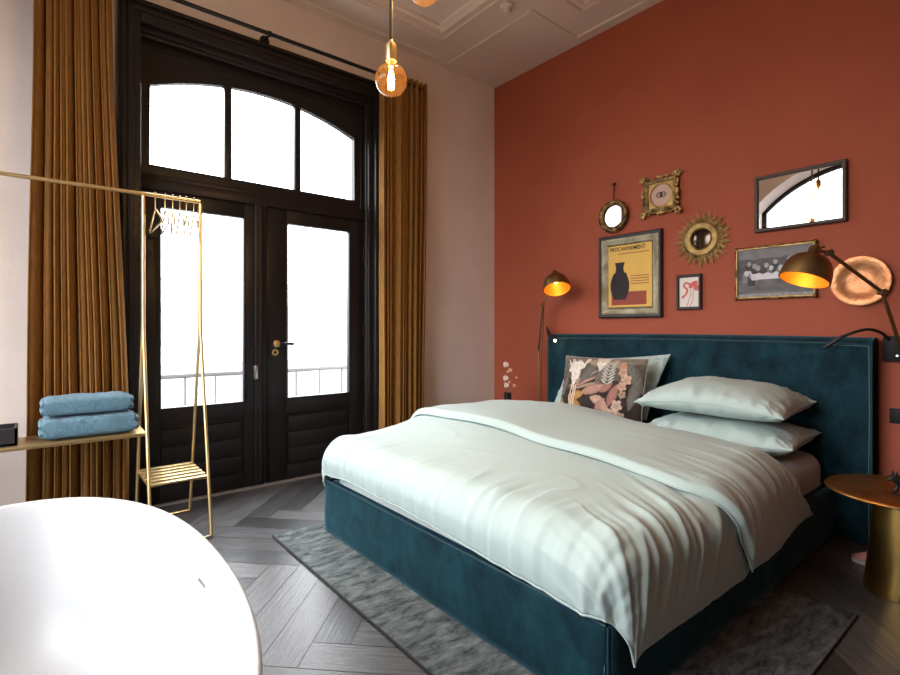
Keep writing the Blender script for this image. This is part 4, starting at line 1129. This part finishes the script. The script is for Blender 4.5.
# slipper
sd_ = Vector((.42, -.9, 0)).normalized(); sc_ = Vector((3.255, .60, 0)); sp = Vector((-sd_.y, sd_.x, 0))
t = thing('slipper', 'pink slipper with a pale sole on the floor behind the side table', 'slipper', (3.255, .60, 0))
def slp(n=40, k=1.):
    out = []
    for i in range(n):
        a = 2*PI*i/n; l_ = math.cos(a)*.125*k; w_ = math.sin(a)*(.045+.008*math.cos(a-PI))*k
        out.append(sc_+sd_*l_+sp*w_)
    return out
b = MB(); A1 = slp(); A0 = slp(k=.97)
rows = [[Vector((p.x, p.y, .001)) for p in A0], [Vector((p.x, p.y, .008)) for p in A1], [Vector((p.x, p.y, .02)) for p in A1], [Vector((p.x, p.y, .024)) for p in A0]]
b.grid([r+[r[0].copy()] for r in rows]); bmesh.ops.remove_doubles(b.bm, verts=b.bm.verts[:], dist=1e-5); bmesh.ops.holes_fill(b.bm, edges=[e_ for e_ in b.bm.edges if e_.is_boundary], sides=0)
b.build('sole', M['slipper_sole'], t)
b = MB(); rows = []
for i in range(13):
    q_ = i/12; l_ = -.12+.14*q_; hw = .046*math.sqrt(max(0, 1-((l_+.0)/.126)**2))+.004; hh = .012+.038*math.sin(q_*PI*.5)
    rows.append([sc_+sd_*l_+sp*(hw*math.cos(PI*j/14))+UP*(.022+hh*math.sin(PI*j/14)) for j in range(15)])
b.grid(rows); o = b.build('upper', M['slipper'], t, ang=180); md = o.modifiers.new('thick', 'SOLIDIFY'); md.thickness = .005
# wall switch
t = thing('wall_switch', 'black square switch plate on the terracotta wall below the reading light', 'switch', (XR, .607, .70))
b = MB(); b.box(XR-.010, XR, .562, .642, .660, .742, .003); b.build('plate', M['switch'], t)
b = MB(); b.box(XR-.014, XR-.009, .574, .63, .672, .73, .002); b.build('rocker', M['switch'], t)

# ------------------------------------------------------------------ outside: balcony and street front
b = MB(); b.box(-.6, 4.2, 4.0, 5.1, -.2, -.02); struct(b.build('balcony_floor', M['concrete'], smooth=False), 'pale balcony floor outside the doors')
t = thing('balcony_railing', 'pale iron balcony railing seen through the right door pane', 'railing', (1.8, 5, -.02))
b = MB(); b.tube([(-.5, 5, .755), (4.1, 5, .755)], .022, 8); b.tube([(-.5, 5, .06), (4.1, 5, .06)], .016, 8); b.build('handrail', M['railing'], t)
b = MB()
for k in range(19):
    x = -.5+k*.2556; b.tube([(x, 5, -.02), (x, 5, .755)], .009, 6)
    xm = x+.128
    b.tube([(x, 5, .06), (xm, 5, .70), (x+.2556, 5, .06)], .006, 6); b.tube([(xm+.05*math.cos(2*PI*q_/12), 5, .30+.05*math.sin(2*PI*q_/12)) for q_ in range(12)], .006, 5, closed=True)
b.build('ironwork', M['railing'], t)
bl = thing('building', 'pale building across the street, washed out by daylight', 'building', (9, 28, -7))
b = MB(); b.box(0, 30, 28, 36, -7, 3.2); b.build('wall', M['facade'], bl, smooth=False)
b = MB(); b.box(0, 30, 27.99, 36, 3.2, 3.6); b.build('cornice', M['facade'], bl, smooth=False)
for i in range(9):
    for z in (-2.6, .4):
        b = MB(); b.box(1.5+i*3.1, 2.9+i*3.1, 27.93, 28.02, z, z+2.0); b.build('window', M['facade_win'], bl, smooth=False)
b = MB(); b.box(-60, 60, -40, 60, -7.2, -7); struct(b.build('street', M['asphalt'], smooth=False))

# ------------------------------------------------------------------ light
wd = bpy.data.worlds.new('sky'); SC.world = wd; wd.use_nodes = True
nt = wd.node_tree; bg = nt.nodes['Background']
tc = nt.nodes.new('ShaderNodeTexCoord'); sp_ = nt.nodes.new('ShaderNodeSeparateXYZ'); rp = nt.nodes.new('ShaderNodeValToRGB')
nt.links.new(tc.outputs['Generated'], sp_.inputs[0]); 
mr = nt.nodes.new('ShaderNodeMapRange'); mr.inputs['From Min'].default_value = -1; nt.links.new(sp_.outputs['Z'], mr.inputs['Value']); nt.links.new(mr.outputs[0], rp.inputs['Fac'])
rp.color_ramp.elements[0].position = .47; rp.color_ramp.elements[0].color = (.02, .02, .02, 1)
rp.color_ramp.elements[1].position = .52; rp.color_ramp.elements[1].color = (.25, .26, .27, 1)
e_ = rp.color_ramp.elements.new(1.); e_.color = (.70, .73, .76, 1)
e_ = rp.color_ramp.elements.new(.75); e_.color = (.47, .49, .51, 1)
nt.links.new(rp.outputs['Color'], bg.inputs['Color']); bg.inputs['Strength'].default_value = 26.0
def portal(name, loc, direction, sx, sy):
    l = bpy.data.lights.new(name, 'AREA'); l.shape = 'RECTANGLE'; l.size = sx; l.size_y = sy; l.cycles.is_portal = True
    o = bpy.data.objects.new(name, l); COL.objects.link(o); o.location = loc; o.rotation_euler = Vector(direction).to_track_quat('-Z', 'Y').to_euler()
portal('door_daylight', (.914, YD+.08, 1.31), (0, -1, 0), .56, 1.36)
portal('door_daylight', (1.774, YD+.08, 1.31), (0, -1, 0), .56, 1.36)
portal('transom_daylight', (1.333, YD+.08, 2.59), (0, -1, 0), 1.54, .72)
for WY0, WY1, wn in WINS: portal('side_window_daylight', (XL-TL-.03, (WY0+WY1)/2, 1.98), (1, 0, 0), WY1-WY0+.02, 3.1)
SC.view_settings.view_transform = 'Standard'; SC.view_settings.look = 'None'
SC.view_settings.exposure = 0.12; SC.view_settings.gamma = 1.0; SC.view_settings.use_curve_mapping = False
SC.cycles.use_denoising = True
SC.cycles.max_bounces = 10; SC.cycles.diffuse_bounces = 6; SC.cycles.glossy_bounces = 5; SC.cycles.transparent_max_bounces = 16
SC.cycles.sample_clamp_indirect = 8; SC.cycles.caustics_reflective = False; SC.cycles.caustics_refractive = False
